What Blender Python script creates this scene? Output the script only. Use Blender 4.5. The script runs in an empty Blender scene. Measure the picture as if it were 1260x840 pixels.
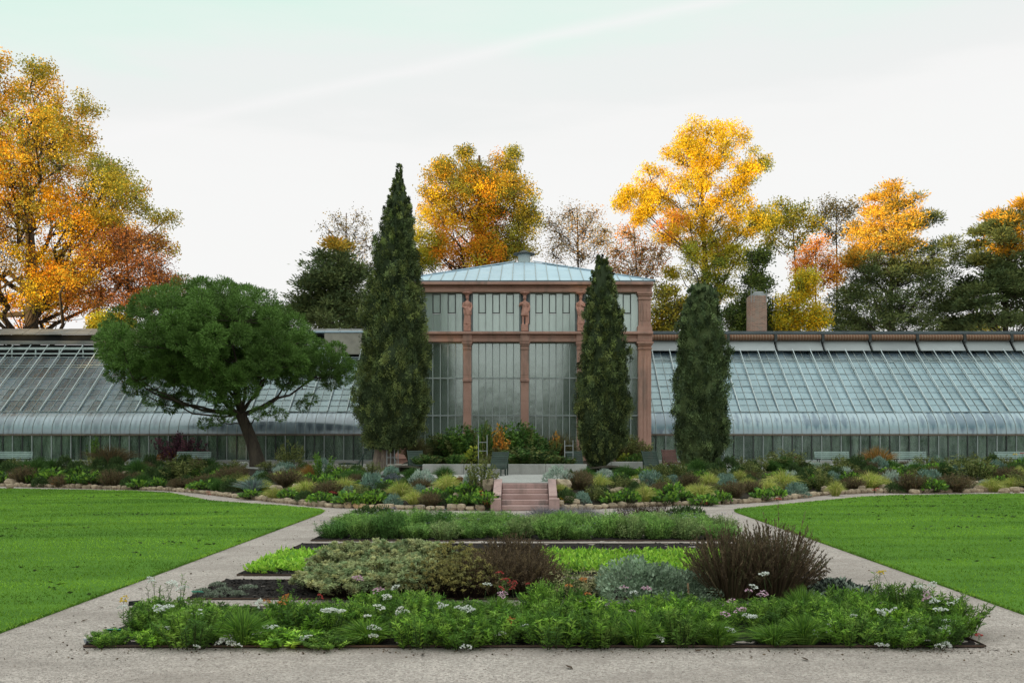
import bpy, bmesh, math, random
import numpy as np
from mathutils import Vector, Matrix

R = math.radians
S = bpy.context.scene
COL = S.collection
# ------------------------------------------------------------------ camera
F, CX, CY, EYE = 1225.0, 645.0, 538.0, 2.5      # focal in photo pixels, vanishing point, eye height
cam_d = bpy.data.cameras.new("camera")
cam = bpy.data.objects.new("camera", cam_d); COL.objects.link(cam)
cam_d.sensor_width = 36; cam_d.lens = 35.0
cam_d.shift_x = -(CX - 630) / 1260; cam_d.shift_y = (CY - 420) / 1260
cam_d.clip_start = 0.1; cam_d.clip_end = 3000
cam.location = (0, 0, EYE); cam.rotation_euler = (R(90), 0, 0)
S.camera = cam
# ------------------------------------------------------------------ sun and sky
SUN_AZ, SUN_EL = R(42), R(2.6)                   # the light travels towards +x +y, low evening sun behind the camera
sd = bpy.data.lights.new("sun", 'SUN'); sun = bpy.data.objects.new("sun", sd); COL.objects.link(sun)
sd.energy = 4.4; sd.angle = R(0.5); sd.color = (1.0, 0.70, 0.31)
tv = Vector((math.sin(SUN_AZ), math.cos(SUN_AZ), -math.tan(SUN_EL)))
sun.rotation_euler = tv.to_track_quat('-Z', 'Y').to_euler(); sun.location = (-60, -60, 60)
W = bpy.data.worlds.new("World"); S.world = W; W.use_nodes = True
nt = W.node_tree; nt.nodes.clear()
def N(t, ty, **kw):
    n = t.nodes.new(ty)
    for k, v in kw.items(): setattr(n, k, v)
    return n
def mth(t, op, a, b=None, c=None):
    n = t.nodes.new('ShaderNodeMath'); n.operation = op
    for i, v in enumerate((a, b, c)):
        if v is None: continue
        if isinstance(v, (int, float)): n.inputs[i].default_value = v
        else: t.links.new(v, n.inputs[i])
    return n.outputs[0]
def ramp(t, fac, stops, interp='LINEAR'):
    n = t.nodes.new('ShaderNodeValToRGB'); n.color_ramp.interpolation = interp
    el = n.color_ramp.elements
    while len(el) < len(stops): el.new(0.5)
    for e, (p, c) in zip(el, stops):
        e.position = p; e.color = (c[0], c[1], c[2], 1)
    t.links.new(fac, n.inputs[0]); return n.outputs[0]
def mixc(t, fac, a, b, mode='MIX'):
    n = t.nodes.new('ShaderNodeMix'); n.data_type = 'RGBA'; n.blend_type = mode
    for s, v in ((n.inputs[0], fac), (n.inputs[6], a), (n.inputs[7], b)):
        if isinstance(v, (int, float)): s.default_value = v
        elif isinstance(v, tuple): s.default_value = (v[0], v[1], v[2], 1)
        else: t.links.new(v, s)
    return n.outputs[2]
sky = N(nt, 'ShaderNodeTexSky', sky_type='NISHITA'); sky.sun_disc = False
sky.sun_elevation = SUN_EL; sky.sun_rotation = SUN_AZ + math.pi
tc = N(nt, 'ShaderNodeTexCoord')
sep = N(nt, 'ShaderNodeSeparateXYZ'); nt.links.new(tc.outputs['Generated'], sep.inputs[0])
mp = N(nt, 'ShaderNodeMapping'); mp.inputs['Scale'].default_value = (1.6, 1.6, 9.0); mp.inputs['Rotation'].default_value = (0, R(9), 0)
nt.links.new(tc.outputs['Generated'], mp.inputs[0])
nz = N(nt, 'ShaderNodeTexNoise'); nz.inputs['Scale'].default_value = 1.5; nz.inputs['Detail'].default_value = 5; nz.inputs['Roughness'].default_value = 0.55
nt.links.new(mp.outputs[0], nz.inputs[0])
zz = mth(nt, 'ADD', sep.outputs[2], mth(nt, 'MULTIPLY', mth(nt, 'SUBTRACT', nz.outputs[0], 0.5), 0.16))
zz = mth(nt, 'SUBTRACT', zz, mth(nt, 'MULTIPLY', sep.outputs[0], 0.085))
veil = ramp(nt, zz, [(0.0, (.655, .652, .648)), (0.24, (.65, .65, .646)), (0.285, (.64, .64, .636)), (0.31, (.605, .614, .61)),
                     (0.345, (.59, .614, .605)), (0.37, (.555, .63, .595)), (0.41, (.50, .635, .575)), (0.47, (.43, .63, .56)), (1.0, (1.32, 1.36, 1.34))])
# the pale vapour streak, a great circle through two directions of the sky
def dirpx(x, y): return Vector(((x - CX) / F, 1, (CY - y) / F)).normalized()
gc = dirpx(420, 103).cross(dirpx(850, 5)).normalized()
dp = N(nt, 'ShaderNodeVectorMath', operation='DOT_PRODUCT'); dp.inputs[1].default_value = gc
nt.links.new(tc.outputs['Generated'], dp.inputs[0])
dist = mth(nt, 'ABSOLUTE', mth(nt, 'ADD', dp.outputs['Value'], mth(nt, 'MULTIPLY', mth(nt, 'SUBTRACT', nz.outputs[0], 0.5), 0.02)))
stk = mth(nt, 'SUBTRACT', 1.0, mth(nt, 'SMOOTH_MIN', mth(nt, 'DIVIDE', dist, 0.009), 1.0, 0.4))
stk = mth(nt, 'MULTIPLY', mth(nt, 'MAXIMUM', stk, 0.0), mth(nt, 'GREATER_THAN', sep.outputs[1], 0.0))
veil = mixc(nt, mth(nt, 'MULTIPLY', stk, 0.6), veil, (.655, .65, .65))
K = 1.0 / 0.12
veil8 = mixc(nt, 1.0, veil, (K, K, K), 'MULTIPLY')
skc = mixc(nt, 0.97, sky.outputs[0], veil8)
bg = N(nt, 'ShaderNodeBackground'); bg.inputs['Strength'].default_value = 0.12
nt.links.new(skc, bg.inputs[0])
wo = N(nt, 'ShaderNodeOutputWorld'); nt.links.new(bg.outputs[0], wo.inputs[0])
S.view_settings.view_transform = 'Standard'; S.view_settings.look = 'None'
S.view_settings.exposure = 0.55; S.view_settings.gamma = 1.0
S.render.engine = 'CYCLES'
S.cycles.use_denoising = True
try:
    S.cycles.denoiser = 'OPENIMAGEDENOISE'; S.cycles.denoising_prefilter = 'NONE'
    S.cycles.denoising_input_passes = 'RGB_ALBEDO_NORMAL'
except Exception: pass
S.cycles.max_bounces = 6; S.cycles.diffuse_bounces = 3; S.cycles.glossy_bounces = 3
S.cycles.transmission_bounces = 3; S.cycles.transparent_max_bounces = 8
S.cycles.use_adaptive_sampling = False
S.cycles.caustics_reflective = False; S.cycles.caustics_refractive = False
# ------------------------------------------------------------------ helpers
def P(px, py, D): return Vector(((px - CX) / F * D, D, EYE + (CY - py) / F * D))
def M_(px, D): return px / F * D
class MB:
    """collects vertices, faces, one tint per vertex and a material index per face"""
    def __init__(s): s.v = []; s.f = {3: [], 4: []}; s.c = []; s.m = {3: [], 4: []}; s.n = 0
    def add(s, v, f, col=(1, 1, 1), mi=0):
        v = np.asarray(v, float).reshape(-1, 3); f = np.asarray(f, int)
        col = np.asarray(col, float)
        if col.ndim == 1: col = np.tile(col, (len(v), 1))
        s.v.append(v); s.c.append(col); k = f.shape[1]
        s.f[k].append(f + s.n); s.m[k].append(np.full(len(f), mi)); s.n += len(v)
        return s
    def box(s, c, size, col=(1, 1, 1), mi=0, rot=None):
        q = np.array([[-1,-1,-1],[1,-1,-1],[1,1,-1],[-1,1,-1],[-1,-1,1],[1,-1,1],[1,1,1],[-1,1,1]]) * np.array(size) / 2
        if rot is not None: q = q @ np.array(rot.to_3x3()).T
        return s.add(q + np.array(c), [[0,3,2,1],[4,5,6,7],[0,1,5,4],[1,2,6,5],[2,3,7,6],[3,0,4,7]], col, mi)
    def sticks(s, p0, p1, r0, r1, col=(1, 1, 1), mi=0, k=3):
        p0 = np.asarray(p0, float).reshape(-1, 3); p1 = np.asarray(p1, float).reshape(-1, 3); n = len(p0)
        d = p1 - p0; d /= np.linalg.norm(d, axis=1, keepdims=True) + 1e-9
        a = np.where(np.abs(d[:, 2:3]) > .9, np.array([[1., 0, 0]]), np.array([[0, 0, 1.]]))
        u = np.cross(d, a); u /= np.linalg.norm(u, axis=1, keepdims=True); w = np.cross(d, u)
        r0 = np.broadcast_to(r0, (n,))[:, None]; r1 = np.broadcast_to(r1, (n,))[:, None]
        ring = []
        for base, r in ((p0, r0), (p1, r1)):
            for i in range(k):
                t = 2 * math.pi * i / k; ring.append(base + r * (u * math.cos(t) + w * math.sin(t)))
        v = np.stack(ring, 1).reshape(-1, 3)
        b = np.arange(n)[:, None] * 2 * k
        f = np.concatenate([b + np.array([[i, (i + 1) % k, k + (i + 1) % k, k + i]]) for i in range(k)])
        col = np.asarray(col, float)
        if col.ndim == 2: col = np.repeat(col, 2 * k, 0)
        return s.add(v, f, col, mi)
    def tube(s, pts, rad, k=6, col=(1, 1, 1), mi=0):
        pts = np.asarray(pts, float); n = len(pts); rad = np.broadcast_to(rad, (n,))
        t = np.gradient(pts, axis=0); t /= np.linalg.norm(t, axis=1, keepdims=True) + 1e-9
        a = np.array([1., 0, 0]) if abs(t[:, 0]).mean() < .7 else np.array([0, 1., 0])
        u = np.cross(t, a); u /= np.linalg.norm(u, axis=1, keepdims=True) + 1e-9; w = np.cross(t, u)
        th = np.linspace(0, 2 * math.pi, k, endpoint=False)
        v = pts[:, None] + rad[:, None, None] * (u[:, None] * np.cos(th)[None, :, None] + w[:, None] * np.sin(th)[None, :, None])
        f = [[i*k+j, i*k+(j+1) % k, (i+1)*k+(j+1) % k, (i+1)*k+j] for i in range(n-1) for j in range(k)]
        s.add(v.reshape(-1, 3), f, col, mi)
        for e, o in ((0, 1), (n-1, -1)):
            c = s.n; s.add(np.vstack([pts[e], v[e]]), [[0, 1+(j+1) % k, 1+j][::o] for j in range(k)], col, mi)
        return s
    def cards(s, C, U, L, Wd, col, mi=0, rng=None):
        """rhombic leaves: base point, direction, length, width"""
        n = len(C); rng = rng or np.random.default_rng(1)
        U = U / (np.linalg.norm(U, axis=1, keepdims=True) + 1e-9)
        V = np.cross(U, rng.normal(size=(n, 3))); V /= np.linalg.norm(V, axis=1, keepdims=True) + 1e-9
        L = np.broadcast_to(L, (n,))[:, None]; Wd = np.broadcast_to(Wd, (n,))[:, None]
        m = C + U * L * .5
        v = np.stack([C, m + V * Wd / 2, C + U * L, m - V * Wd / 2], 1).reshape(-1, 3)
        col = np.asarray(col, float)
        if col.ndim == 2: col = np.repeat(col, 4, 0)
        return s.add(v, np.arange(n)[:, None] * 4 + np.arange(4)[None], col, mi)
    def blades(s, p0, p1, p2, w, col, mi=0, rng=None):
        """grass blades through three points"""
        n = len(p0); rng = rng or np.random.default_rng(1)
        d = p2 - p0; V = np.cross(d, rng.normal(size=(n, 3))); V /= np.linalg.norm(V, axis=1, keepdims=True) + 1e-9
        w = np.broadcast_to(w, (n,))[:, None]
        v = np.stack([p0 - V*w/2, p0 + V*w/2, p1 + V*w*.42, p1 - V*w*.42, p2], 1).reshape(-1, 3)
        b = np.arange(n)[:, None] * 5; col = np.asarray(col, float)
        if col.ndim == 2: col = np.repeat(col, 5, 0)
        n0 = s.n
        s.add(v, b + np.array([[0, 1, 2, 3]]), col, mi)
        s.f[3].append(b + np.array([[3, 2, 4]]) + n0); s.m[3].append(np.full(n, mi))
        return s
    def build(s, name, mats, smooth=False):
        me = bpy.data.meshes.new(name)
        if not isinstance(mats, (list, tuple)): mats = [mats]
        V = np.concatenate(s.v); C = np.concatenate(s.c)
        me.vertices.add(len(V)); me.vertices.foreach_set('co', V.ravel())
        loops, starts, tot, mi, off = [], [], [], [], 0
        for k in (3, 4):
            if s.f[k]:
                f = np.concatenate(s.f[k]); loops.append(f.ravel())
                starts.append(off + np.arange(len(f)) * k); tot.append(np.full(len(f), k)); off += f.size
                mi.append(np.concatenate(s.m[k]))
        loops = np.concatenate(loops); starts = np.concatenate(starts); tot = np.concatenate(tot); mi = np.concatenate(mi)
        me.loops.add(len(loops)); me.loops.foreach_set('vertex_index', loops.astype(np.int32))
        me.polygons.add(len(starts)); me.polygons.foreach_set('loop_start', starts.astype(np.int32))
        me.polygons.foreach_set('loop_total', tot.astype(np.int32)); me.polygons.foreach_set('material_index', mi.astype(np.int32))
        me.polygons.foreach_set('use_smooth', np.full(len(starts), smooth))
        at = me.attributes.new('tint', 'FLOAT_COLOR', 'POINT')
        at.data.foreach_set('color', np.hstack([C, np.ones((len(C), 1))]).astype(np.float32).ravel())
        for m in mats: me.materials.append(m)
        me.update(); me.validate()
        return me
def obj(name, me, parent=None, loc=None, rot=None, sc=None, mat=None):
    o = bpy.data.objects.new(name, me); COL.objects.link(o)
    if parent is not None: o.parent = parent
    if mat is not None: o.matrix_local = mat
    if loc is not None: o.location = loc
    if rot is not None: o.rotation_euler = rot
    if sc is not None: o.scale = sc
    return o
def tag(o, label=None, cat=None, group=None, kind=None):
    if label: o['label'] = label
    if cat: o['category'] = cat
    if group: o['group'] = group
    if kind: o['kind'] = kind
    return o
def thing(name, label, cat, loc=(0, 0, 0), rz=0, group=None):
    o = bpy.data.objects.new(name, None); COL.objects.link(o); o.empty_display_size = .2
    o.location = loc; o.rotation_euler = (0, 0, rz); return tag(o, label, cat, group)
def copy_tree(o, parent=None):
    c = o.copy(); COL.objects.link(c)
    if parent is not None: c.parent = parent
    for ch in list(o.children): copy_tree(ch, c)
    return c
_cube = {}
def cube(m):
    if m.name not in _cube: _cube[m.name] = MB().box((0, 0, 0), (1, 1, 1)).build('bar_' + m.name, m)
    return _cube[m.name]
def bar(name, p0, p1, w, h, m, parent):
    """a square bar between two points (parent's space), w across, h deep"""
    p0, p1 = Vector(p0), Vector(p1); d = p1 - p0; L = d.length
    q = d.to_track_quat('X', 'Z' if abs(d.normalized().z) < .95 else 'Y').to_matrix().to_4x4()
    o = obj(name, cube(m), parent)
    o.matrix_local = Matrix.Translation((p0 + p1) / 2) @ q @ Matrix.Diagonal((L, w, h, 1))
    return o
def bevbox(name, c, size, m, parent, bev=.02):
    bm = bmesh.new(); bmesh.ops.create_cube(bm, size=1)
    for v in bm.verts: v.co = Vector((v.co.x * size[0], v.co.y * size[1], v.co.z * size[2]))
    bmesh.ops.bevel(bm, geom=bm.edges[:], offset=bev, segments=1, affect='EDGES')
    me = bpy.data.meshes.new(name); bm.to_mesh(me); bm.free(); me.materials.append(m)
    return obj(name, me, parent, loc=c)
ORD = ['first','second','third','fourth','fifth','sixth','seventh','eighth','ninth','tenth','eleventh','twelfth','thirteenth','fourteenth',
       'fifteenth','sixteenth','seventeenth','eighteenth','nineteenth','twentieth','twenty-first','twenty-second','twenty-third','twenty-fourth',
       'twenty-fifth','twenty-sixth','twenty-seventh','twenty-eighth','twenty-ninth','thirtieth','thirty-first','thirty-second','thirty-third',
       'thirty-fourth','thirty-fifth','thirty-sixth','thirty-seventh','thirty-eighth','thirty-ninth','fortieth'] + ['forty-%s' % i for i in range(1, 60)]
# ------------------------------------------------------------------ materials
def new_mat(name):
    m = bpy.data.materials.new(name); m.use_nodes = True; t = m.node_tree; t.nodes.clear()
    o = N(t, 'ShaderNodeOutputMaterial'); return m, t, o
def prin(t, rough=.6, spec=.4, metal=0):
    p = N(t, 'ShaderNodeBsdfPrincipled'); p.inputs['Roughness'].default_value = rough
    p.inputs['Specular IOR Level'].default_value = spec; p.inputs['Metallic'].default_value = metal; return p
def noise(t, vec, scale, detail=4, rough=.55, dist=0):
    n = N(t, 'ShaderNodeTexNoise'); n.inputs['Scale'].default_value = scale; n.inputs['Detail'].default_value = detail
    n.inputs['Roughness'].default_value = rough; n.inputs['Distortion'].default_value = dist
    if vec is not None: t.links.new(vec, n.inputs['Vector'])
    return n.outputs[0]
def coords(t, kind='Object', scale=None):
    c = N(t, 'ShaderNodeTexCoord').outputs[kind] if kind != 'World' else N(t, 'ShaderNodeNewGeometry').outputs['Position']
    if scale:
        mpn = N(t, 'ShaderNodeMapping'); mpn.inputs['Scale'].default_value = scale; t.links.new(c, mpn.inputs[0]); c = mpn.outputs[0]
    return c
def bump(t, h, strength, dist=.02):
    b = N(t, 'ShaderNodeBump'); b.inputs['Strength'].default_value = strength; b.inputs['Distance'].default_value = dist
    t.links.new(h, b.inputs['Height']); return b.outputs[0]
def simple(name, a, b=None, rough=.6, scale=3, spec=.35, metal=0, bs=.3, bd=.01, vary=.1, stretch=None, fine=40, stain=None):
    """two-tone weathered surface with grain and a little per-object variation"""
    m, t, o = new_mat(name); p = prin(t, rough, spec, metal); b = b or tuple(x * .75 for x in a)
    w = coords(t, 'World', stretch)
    n1 = noise(t, w, scale, 5, .6); n2 = noise(t, w, fine, 3)
    f = mth(t, 'ADD', mth(t, 'MULTIPLY', n1, .65), mth(t, 'MULTIPLY', n2, .35))
    c = ramp(t, f, [(.36, b), (.62, a)])
    if stain:
        s = noise(t, coords(t, 'World', (1.5, 1.5, .35)), 1.1, 6, .65)
        c = mixc(t, ramp(t, s, [(.52, (0, 0, 0)), (.68, (.8, .8, .8))]), c, stain)
    oi = N(t, 'ShaderNodeObjectInfo')
    v = mth(t, 'ADD', mth(t, 'MULTIPLY', oi.outputs['Random'], 2 * vary), 1 - vary)
    hs = N(t, 'ShaderNodeHueSaturation'); t.links.new(v, hs.inputs['Value']); t.links.new(c, hs.inputs['Color'])
    t.links.new(hs.outputs[0], p.inputs['Base Color'])
    t.links.new(bump(t, f, bs, bd), p.inputs['Normal']); t.links.new(p.outputs[0], o.inputs[0]); return m
def foliage(name, trans=.25, rough=.7, spec=.12, vary=.13, gain=1.0):
    m, t, o = new_mat(name); p = prin(t, rough, spec)
    a = N(t, 'ShaderNodeAttribute'); a.attribute_name = 'tint'
    oi = N(t, 'ShaderNodeObjectInfo'); hs = N(t, 'ShaderNodeHueSaturation')
    t.links.new(a.outputs['Color'], hs.inputs['Color'])
    t.links.new(mth(t, 'ADD', mth(t, 'MULTIPLY', oi.outputs['Random'], 2 * vary * gain), (1 - vary) * gain), hs.inputs['Value'])
    t.links.new(hs.outputs[0], p.inputs['Base Color'])
    tr = N(t, 'ShaderNodeBsdfTranslucent'); t.links.new(hs.outputs[0], tr.inputs[0])
    mx = N(t, 'ShaderNodeMixShader'); mx.inputs[0].default_value = trans
    t.links.new(p.outputs[0], mx.inputs[1]); t.links.new(tr.outputs[0], mx.inputs[2]); t.links.new(mx.outputs[0], o.inputs[0])
    return m
def glassy(name, body, body2, refl=.35, rough=.16, clear=.3, tint=(.6, .7, .68), streak=(1.2, 1.2, .25), vary=.16, wav=.25):
    """old horticultural glass: dusty film, blurred reflection, some see-through"""
    m, t, o = new_mat(name)
    w = coords(t, 'World', streak); n1 = noise(t, w, 1.3, 6, .62, .4); n2 = noise(t, coords(t, 'World'), 9, 3)
    oi = N(t, 'ShaderNodeObjectInfo')
    f = mth(t, 'ADD', mth(t, 'MULTIPLY', n1, .8), mth(t, 'MULTIPLY', mth(t, 'SUBTRACT', oi.outputs['Random'], .5), vary))
    c = ramp(t, f, [(.25, body2), (.58, body)])
    df = prin(t, .5, .3); t.links.new(c, df.inputs['Base Color'])
    gl = N(t, 'ShaderNodeBsdfGlossy'); gl.inputs['Roughness'].default_value = rough; gl.inputs['Color'].default_value = (.76, .88, .83, 1)
    nb = bump(t, mth(t, 'ADD', noise(t, coords(t, 'World'), .9, 2), mth(t, 'MULTIPLY', n2, .05)), wav, .12)
    t.links.new(nb, gl.inputs['Normal'])
    tp = N(t, 'ShaderNodeBsdfTransparent'); tp.inputs[0].default_value = (*tint, 1)
    lw = N(t, 'ShaderNodeFresnel'); lw.inputs[0].default_value = 1.5
    m1 = N(t, 'ShaderNodeMixShader'); t.links.new(mth(t, 'ADD', mth(t, 'MULTIPLY', lw.outputs[0], .8), refl), m1.inputs[0])
    t.links.new(df.outputs[0], m1.inputs[1]); t.links.new(gl.outputs[0], m1.inputs[2])
    m2 = N(t, 'ShaderNodeMixShader')
    t.links.new(mth(t, 'MULTIPLY', mth(t, 'SUBTRACT', 1.35, n1), clear), m2.inputs[0])
    t.links.new(m1.outputs[0], m2.inputs[1]); t.links.new(tp.outputs[0], m2.inputs[2]); t.links.new(m2.outputs[0], o.inputs[0])
    return m
MT = {}
MT['leaf'] = foliage('leaf', .28, gain=1.15); MT['needle'] = foliage('needle', .10, .65, .12, gain=1.15); MT['petal'] = foliage('petal', .3, .7, .1, .05)
MT['grass'] = foliage('grass_blade', .25, .6, .15, .0)
MT['bark'] = simple('bark', (.115, .09, .07), (.045, .035, .03), .9, 2.2, .1, stretch=(1, 1, .25), fine=14, bs=.8, bd=.05)
MT['bark_pale'] = simple('pale_bark', (.33, .26, .22), (.13, .1, .085), .9, 3, .1, stretch=(3, 3, .3), fine=12, bs=.7, bd=.03)
MT['sandstone'] = simple('red_sandstone', (.49, .285, .235), (.375, .205, .165), .85, 1.1, .2, vary=.06, fine=22, stain=(.22, .155, .135))
MT['statue'] = simple('statue_sandstone', (.58, .31, .255), (.42, .205, .16), .85, 6, .2, vary=.04, fine=40)
MT['stepstone'] = simple('step_sandstone', (.46, .31, .29), (.34, .22, .205), .85, 1.6, .2, vary=.07, fine=25, stain=(.19, .15, .14))
MT['iron'] = simple('dark_iron', (.05, .055, .055), (.03, .03, .03), .6, 5, .4)
MT['whitebar'] = simple('white_painted_bar', (.56, .62, .63), (.42, .47, .48), .5, 2, .4)
MT['greybar'] = simple('grey_painted_bar', (.36, .39, .385), (.25, .275, .27), .5, 2, .4)
MT['steel'] = simple('galvanised_steel', (.42, .44, .45), (.30, .31, .32), .45, 3, .5, .6)
MT['rustbar'] = simple('brown_transom', (.16, .115, .085), (.09, .065, .05), .7, 2)
MT['slate'] = simple('slate_coping', (.13, .155, .175), (.085, .10, .115), .6, 1.5)
MT['board'] = simple('weathered_board', (.26, .255, .25), (.14, .135, .13), .8, 1.2, .2, stretch=(.5, 3, 3), fine=18)
MT['panel'] = simple('grey_shade_panel', (.36, .375, .385), (.27, .28, .29), .55, .7, .3, stretch=(.6, 1, 1))
MT['darkboard'] = simple('dark_board', (.022, .022, .024), (.012, .012, .013), .9, 2)
MT['masonry'] = simple('pale_masonry', (.40, .36, .31), (.28, .25, .22), .9, 2, .2)
MT['concrete'] = simple('concrete', (.40, .385, .365), (.28, .27, .255), .85, 1.4, .2, vary=.05, fine=30, stain=(.24, .23, .21))
MT['rock'] = simple('limestone', (.46, .36, .26), (.24, .18, .125), .9, 3.2, .2, vary=.2, fine=26, bs=.7, bd=.03)
MT['greenpaint'] = simple('green_slat_paint', (.045, .068, .055), (.03, .045, .038), .6, 3, .2)
MT['palegreen'] = simple('pale_green_paint', (.36, .45, .42), (.26, .33, .31), .5, 3, .4)
MT['redwood'] = simple('red_wood', (.17, .075, .06), (.10, .045, .04), .6, 3)
MT['stakewood'] = simple('stake_wood', (.36, .24, .14), (.22, .14, .08), .8, 6)
MT['corten'] = simple('rusty_edging', (.12, .07, .05), (.06, .04, .03), .85, 5)
MT['labelgreen'] = simple('green_label', (.06, .34, .24), (.05, .28, .2), .5, 5)
MT['labeldark'] = simple('dark_label', (.02, .03, .028), (.015, .02, .02), .5, 5)
MT['labelwhite'] = simple('white_label', (.6, .66, .75), (.5, .55, .62), .5, 5)
def reed():
    m, t, o = new_mat('reed_mat'); p = prin(t, .8, .2)
    wv = N(t, 'ShaderNodeTexWave', wave_type='BANDS', bands_direction='X'); wv.inputs['Scale'].default_value = 1.6
    wv.inputs['Distortion'].default_value = .6; t.links.new(coords(t, 'World'), wv.inputs[0])
    n = noise(t, coords(t, 'World', (1, 14, 14)), 2, 4)
    c = mixc(t, n, (.25, .125, .075), (.13, .065, .042))
    c = mixc(t, ramp(t, wv.outputs['Fac'], [(.90, (0, 0, 0)), (.97, (.5, .5, .5))]), c, (.5, .40, .32))
    t.links.new(c, p.inputs['Base Color']); t.links.new(bump(t, n, .5, .02), p.inputs['Normal']); t.links.new(p.outputs[0], o.inputs[0]); return m
MT['reed'] = reed()
def brick():
    m, t, o = new_mat('chimney_brick'); p = prin(t, .9, .2)
    b = N(t, 'ShaderNodeTexBrick'); b.inputs['Scale'].default_value = 1; b.inputs['Brick Width'].default_value = .25; b.inputs['Row Height'].default_value = .085
    b.inputs['Mortar Size'].default_value = .012; b.inputs['Color1'].default_value = (.46, .21, .15, 1); b.inputs['Color2'].default_value = (.20, .10, .075, 1)
    b.inputs['Mortar'].default_value = (.42, .37, .32, 1); b.inputs['Bias'].default_value = -.1
    c = N(t, 'ShaderNodeTexCoord'); sx = N(t, 'ShaderNodeSeparateXYZ'); cx = N(t, 'ShaderNodeCombineXYZ'); t.links.new(c.outputs['Object'], sx.inputs[0])
    t.links.new(mth(t, 'ADD', sx.outputs[0], sx.outputs[1]), cx.inputs[0]); t.links.new(sx.outputs[2], cx.inputs[1]); t.links.new(cx.outputs[0], b.inputs['Vector'])
    cc = mixc(t, ramp(t, noise(t, coords(t, 'World'), 1.2, 6, .7), [(.42, (0, 0, 0)), (.66, (.75, .75, .75))]), b.outputs['Color'], (.36, .30, .26))
    t.links.new(cc, p.inputs['Base Color']); t.links.new(bump(t, b.outputs['Fac'], -.4, .01), p.inputs['Normal']); t.links.new(p.outputs[0], o.inputs[0]); return m
MT['brick'] = brick()
MT['pane_hi'] = glassy('upper_pane_glass', (.42, .485, .455), (.29, .345, .32), .30, .22, .08, wav=.12)
MT['pane_lo'] = glassy('lower_pane_glass', (.175, .225, .195), (.10, .135, .115), .40, .15, .22, streak=(.3, .3, .25), vary=.14, wav=.07)
MT['pane_base'] = glassy('wing_base_glass', (.22, .30, .225), (.04, .075, .05), .12, .2, .6, streak=(2.2, 1, .4))
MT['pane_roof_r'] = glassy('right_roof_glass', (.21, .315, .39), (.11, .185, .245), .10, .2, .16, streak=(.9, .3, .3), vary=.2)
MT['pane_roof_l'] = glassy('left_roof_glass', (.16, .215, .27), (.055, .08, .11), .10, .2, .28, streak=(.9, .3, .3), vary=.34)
MT['pane_curve_r'] = glassy('right_curved_glass', (.36, .45, .49), (.05, .10, .16), .10, .16, .16, streak=(3.2, 1, .7), vary=.34)
MT['pane_curve_l'] = glassy('left_curved_glass', (.26, .32, .35), (.09, .12, .14), .10, .16, .2, streak=(1.6, 1, .7), vary=.24)
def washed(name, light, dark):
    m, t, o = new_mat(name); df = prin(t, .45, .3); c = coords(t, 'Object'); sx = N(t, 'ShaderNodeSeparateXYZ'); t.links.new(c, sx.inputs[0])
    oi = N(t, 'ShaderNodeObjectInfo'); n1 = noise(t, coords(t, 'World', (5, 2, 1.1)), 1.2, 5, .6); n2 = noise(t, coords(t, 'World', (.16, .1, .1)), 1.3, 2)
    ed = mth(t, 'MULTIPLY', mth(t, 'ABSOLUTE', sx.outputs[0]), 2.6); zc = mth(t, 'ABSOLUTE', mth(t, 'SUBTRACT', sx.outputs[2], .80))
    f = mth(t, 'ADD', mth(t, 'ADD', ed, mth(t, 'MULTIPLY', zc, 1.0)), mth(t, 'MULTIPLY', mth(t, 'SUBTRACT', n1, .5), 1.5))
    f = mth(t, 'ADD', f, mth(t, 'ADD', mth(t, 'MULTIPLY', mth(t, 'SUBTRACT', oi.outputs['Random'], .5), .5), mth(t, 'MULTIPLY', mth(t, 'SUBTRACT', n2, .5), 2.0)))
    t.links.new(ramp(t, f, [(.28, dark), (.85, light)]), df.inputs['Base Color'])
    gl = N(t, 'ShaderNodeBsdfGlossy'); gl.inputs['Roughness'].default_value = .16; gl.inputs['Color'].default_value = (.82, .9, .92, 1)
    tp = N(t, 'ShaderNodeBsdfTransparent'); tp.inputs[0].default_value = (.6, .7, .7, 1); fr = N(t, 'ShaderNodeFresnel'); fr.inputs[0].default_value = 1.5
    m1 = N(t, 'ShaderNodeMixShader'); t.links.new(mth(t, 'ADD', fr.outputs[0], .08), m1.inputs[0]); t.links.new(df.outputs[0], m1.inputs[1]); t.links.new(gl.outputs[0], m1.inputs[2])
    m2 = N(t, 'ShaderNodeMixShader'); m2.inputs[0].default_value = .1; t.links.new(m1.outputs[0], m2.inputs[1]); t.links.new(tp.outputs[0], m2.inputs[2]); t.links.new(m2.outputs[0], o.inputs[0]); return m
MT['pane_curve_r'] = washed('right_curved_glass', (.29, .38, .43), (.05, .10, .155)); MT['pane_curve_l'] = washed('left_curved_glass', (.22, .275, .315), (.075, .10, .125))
MT['zinc'] = simple('pale_blue_roof', (.43, .54, .63), (.36, .48, .58), .4, .8, .5, vary=.05, stain=(.33, .44, .50))
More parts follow.
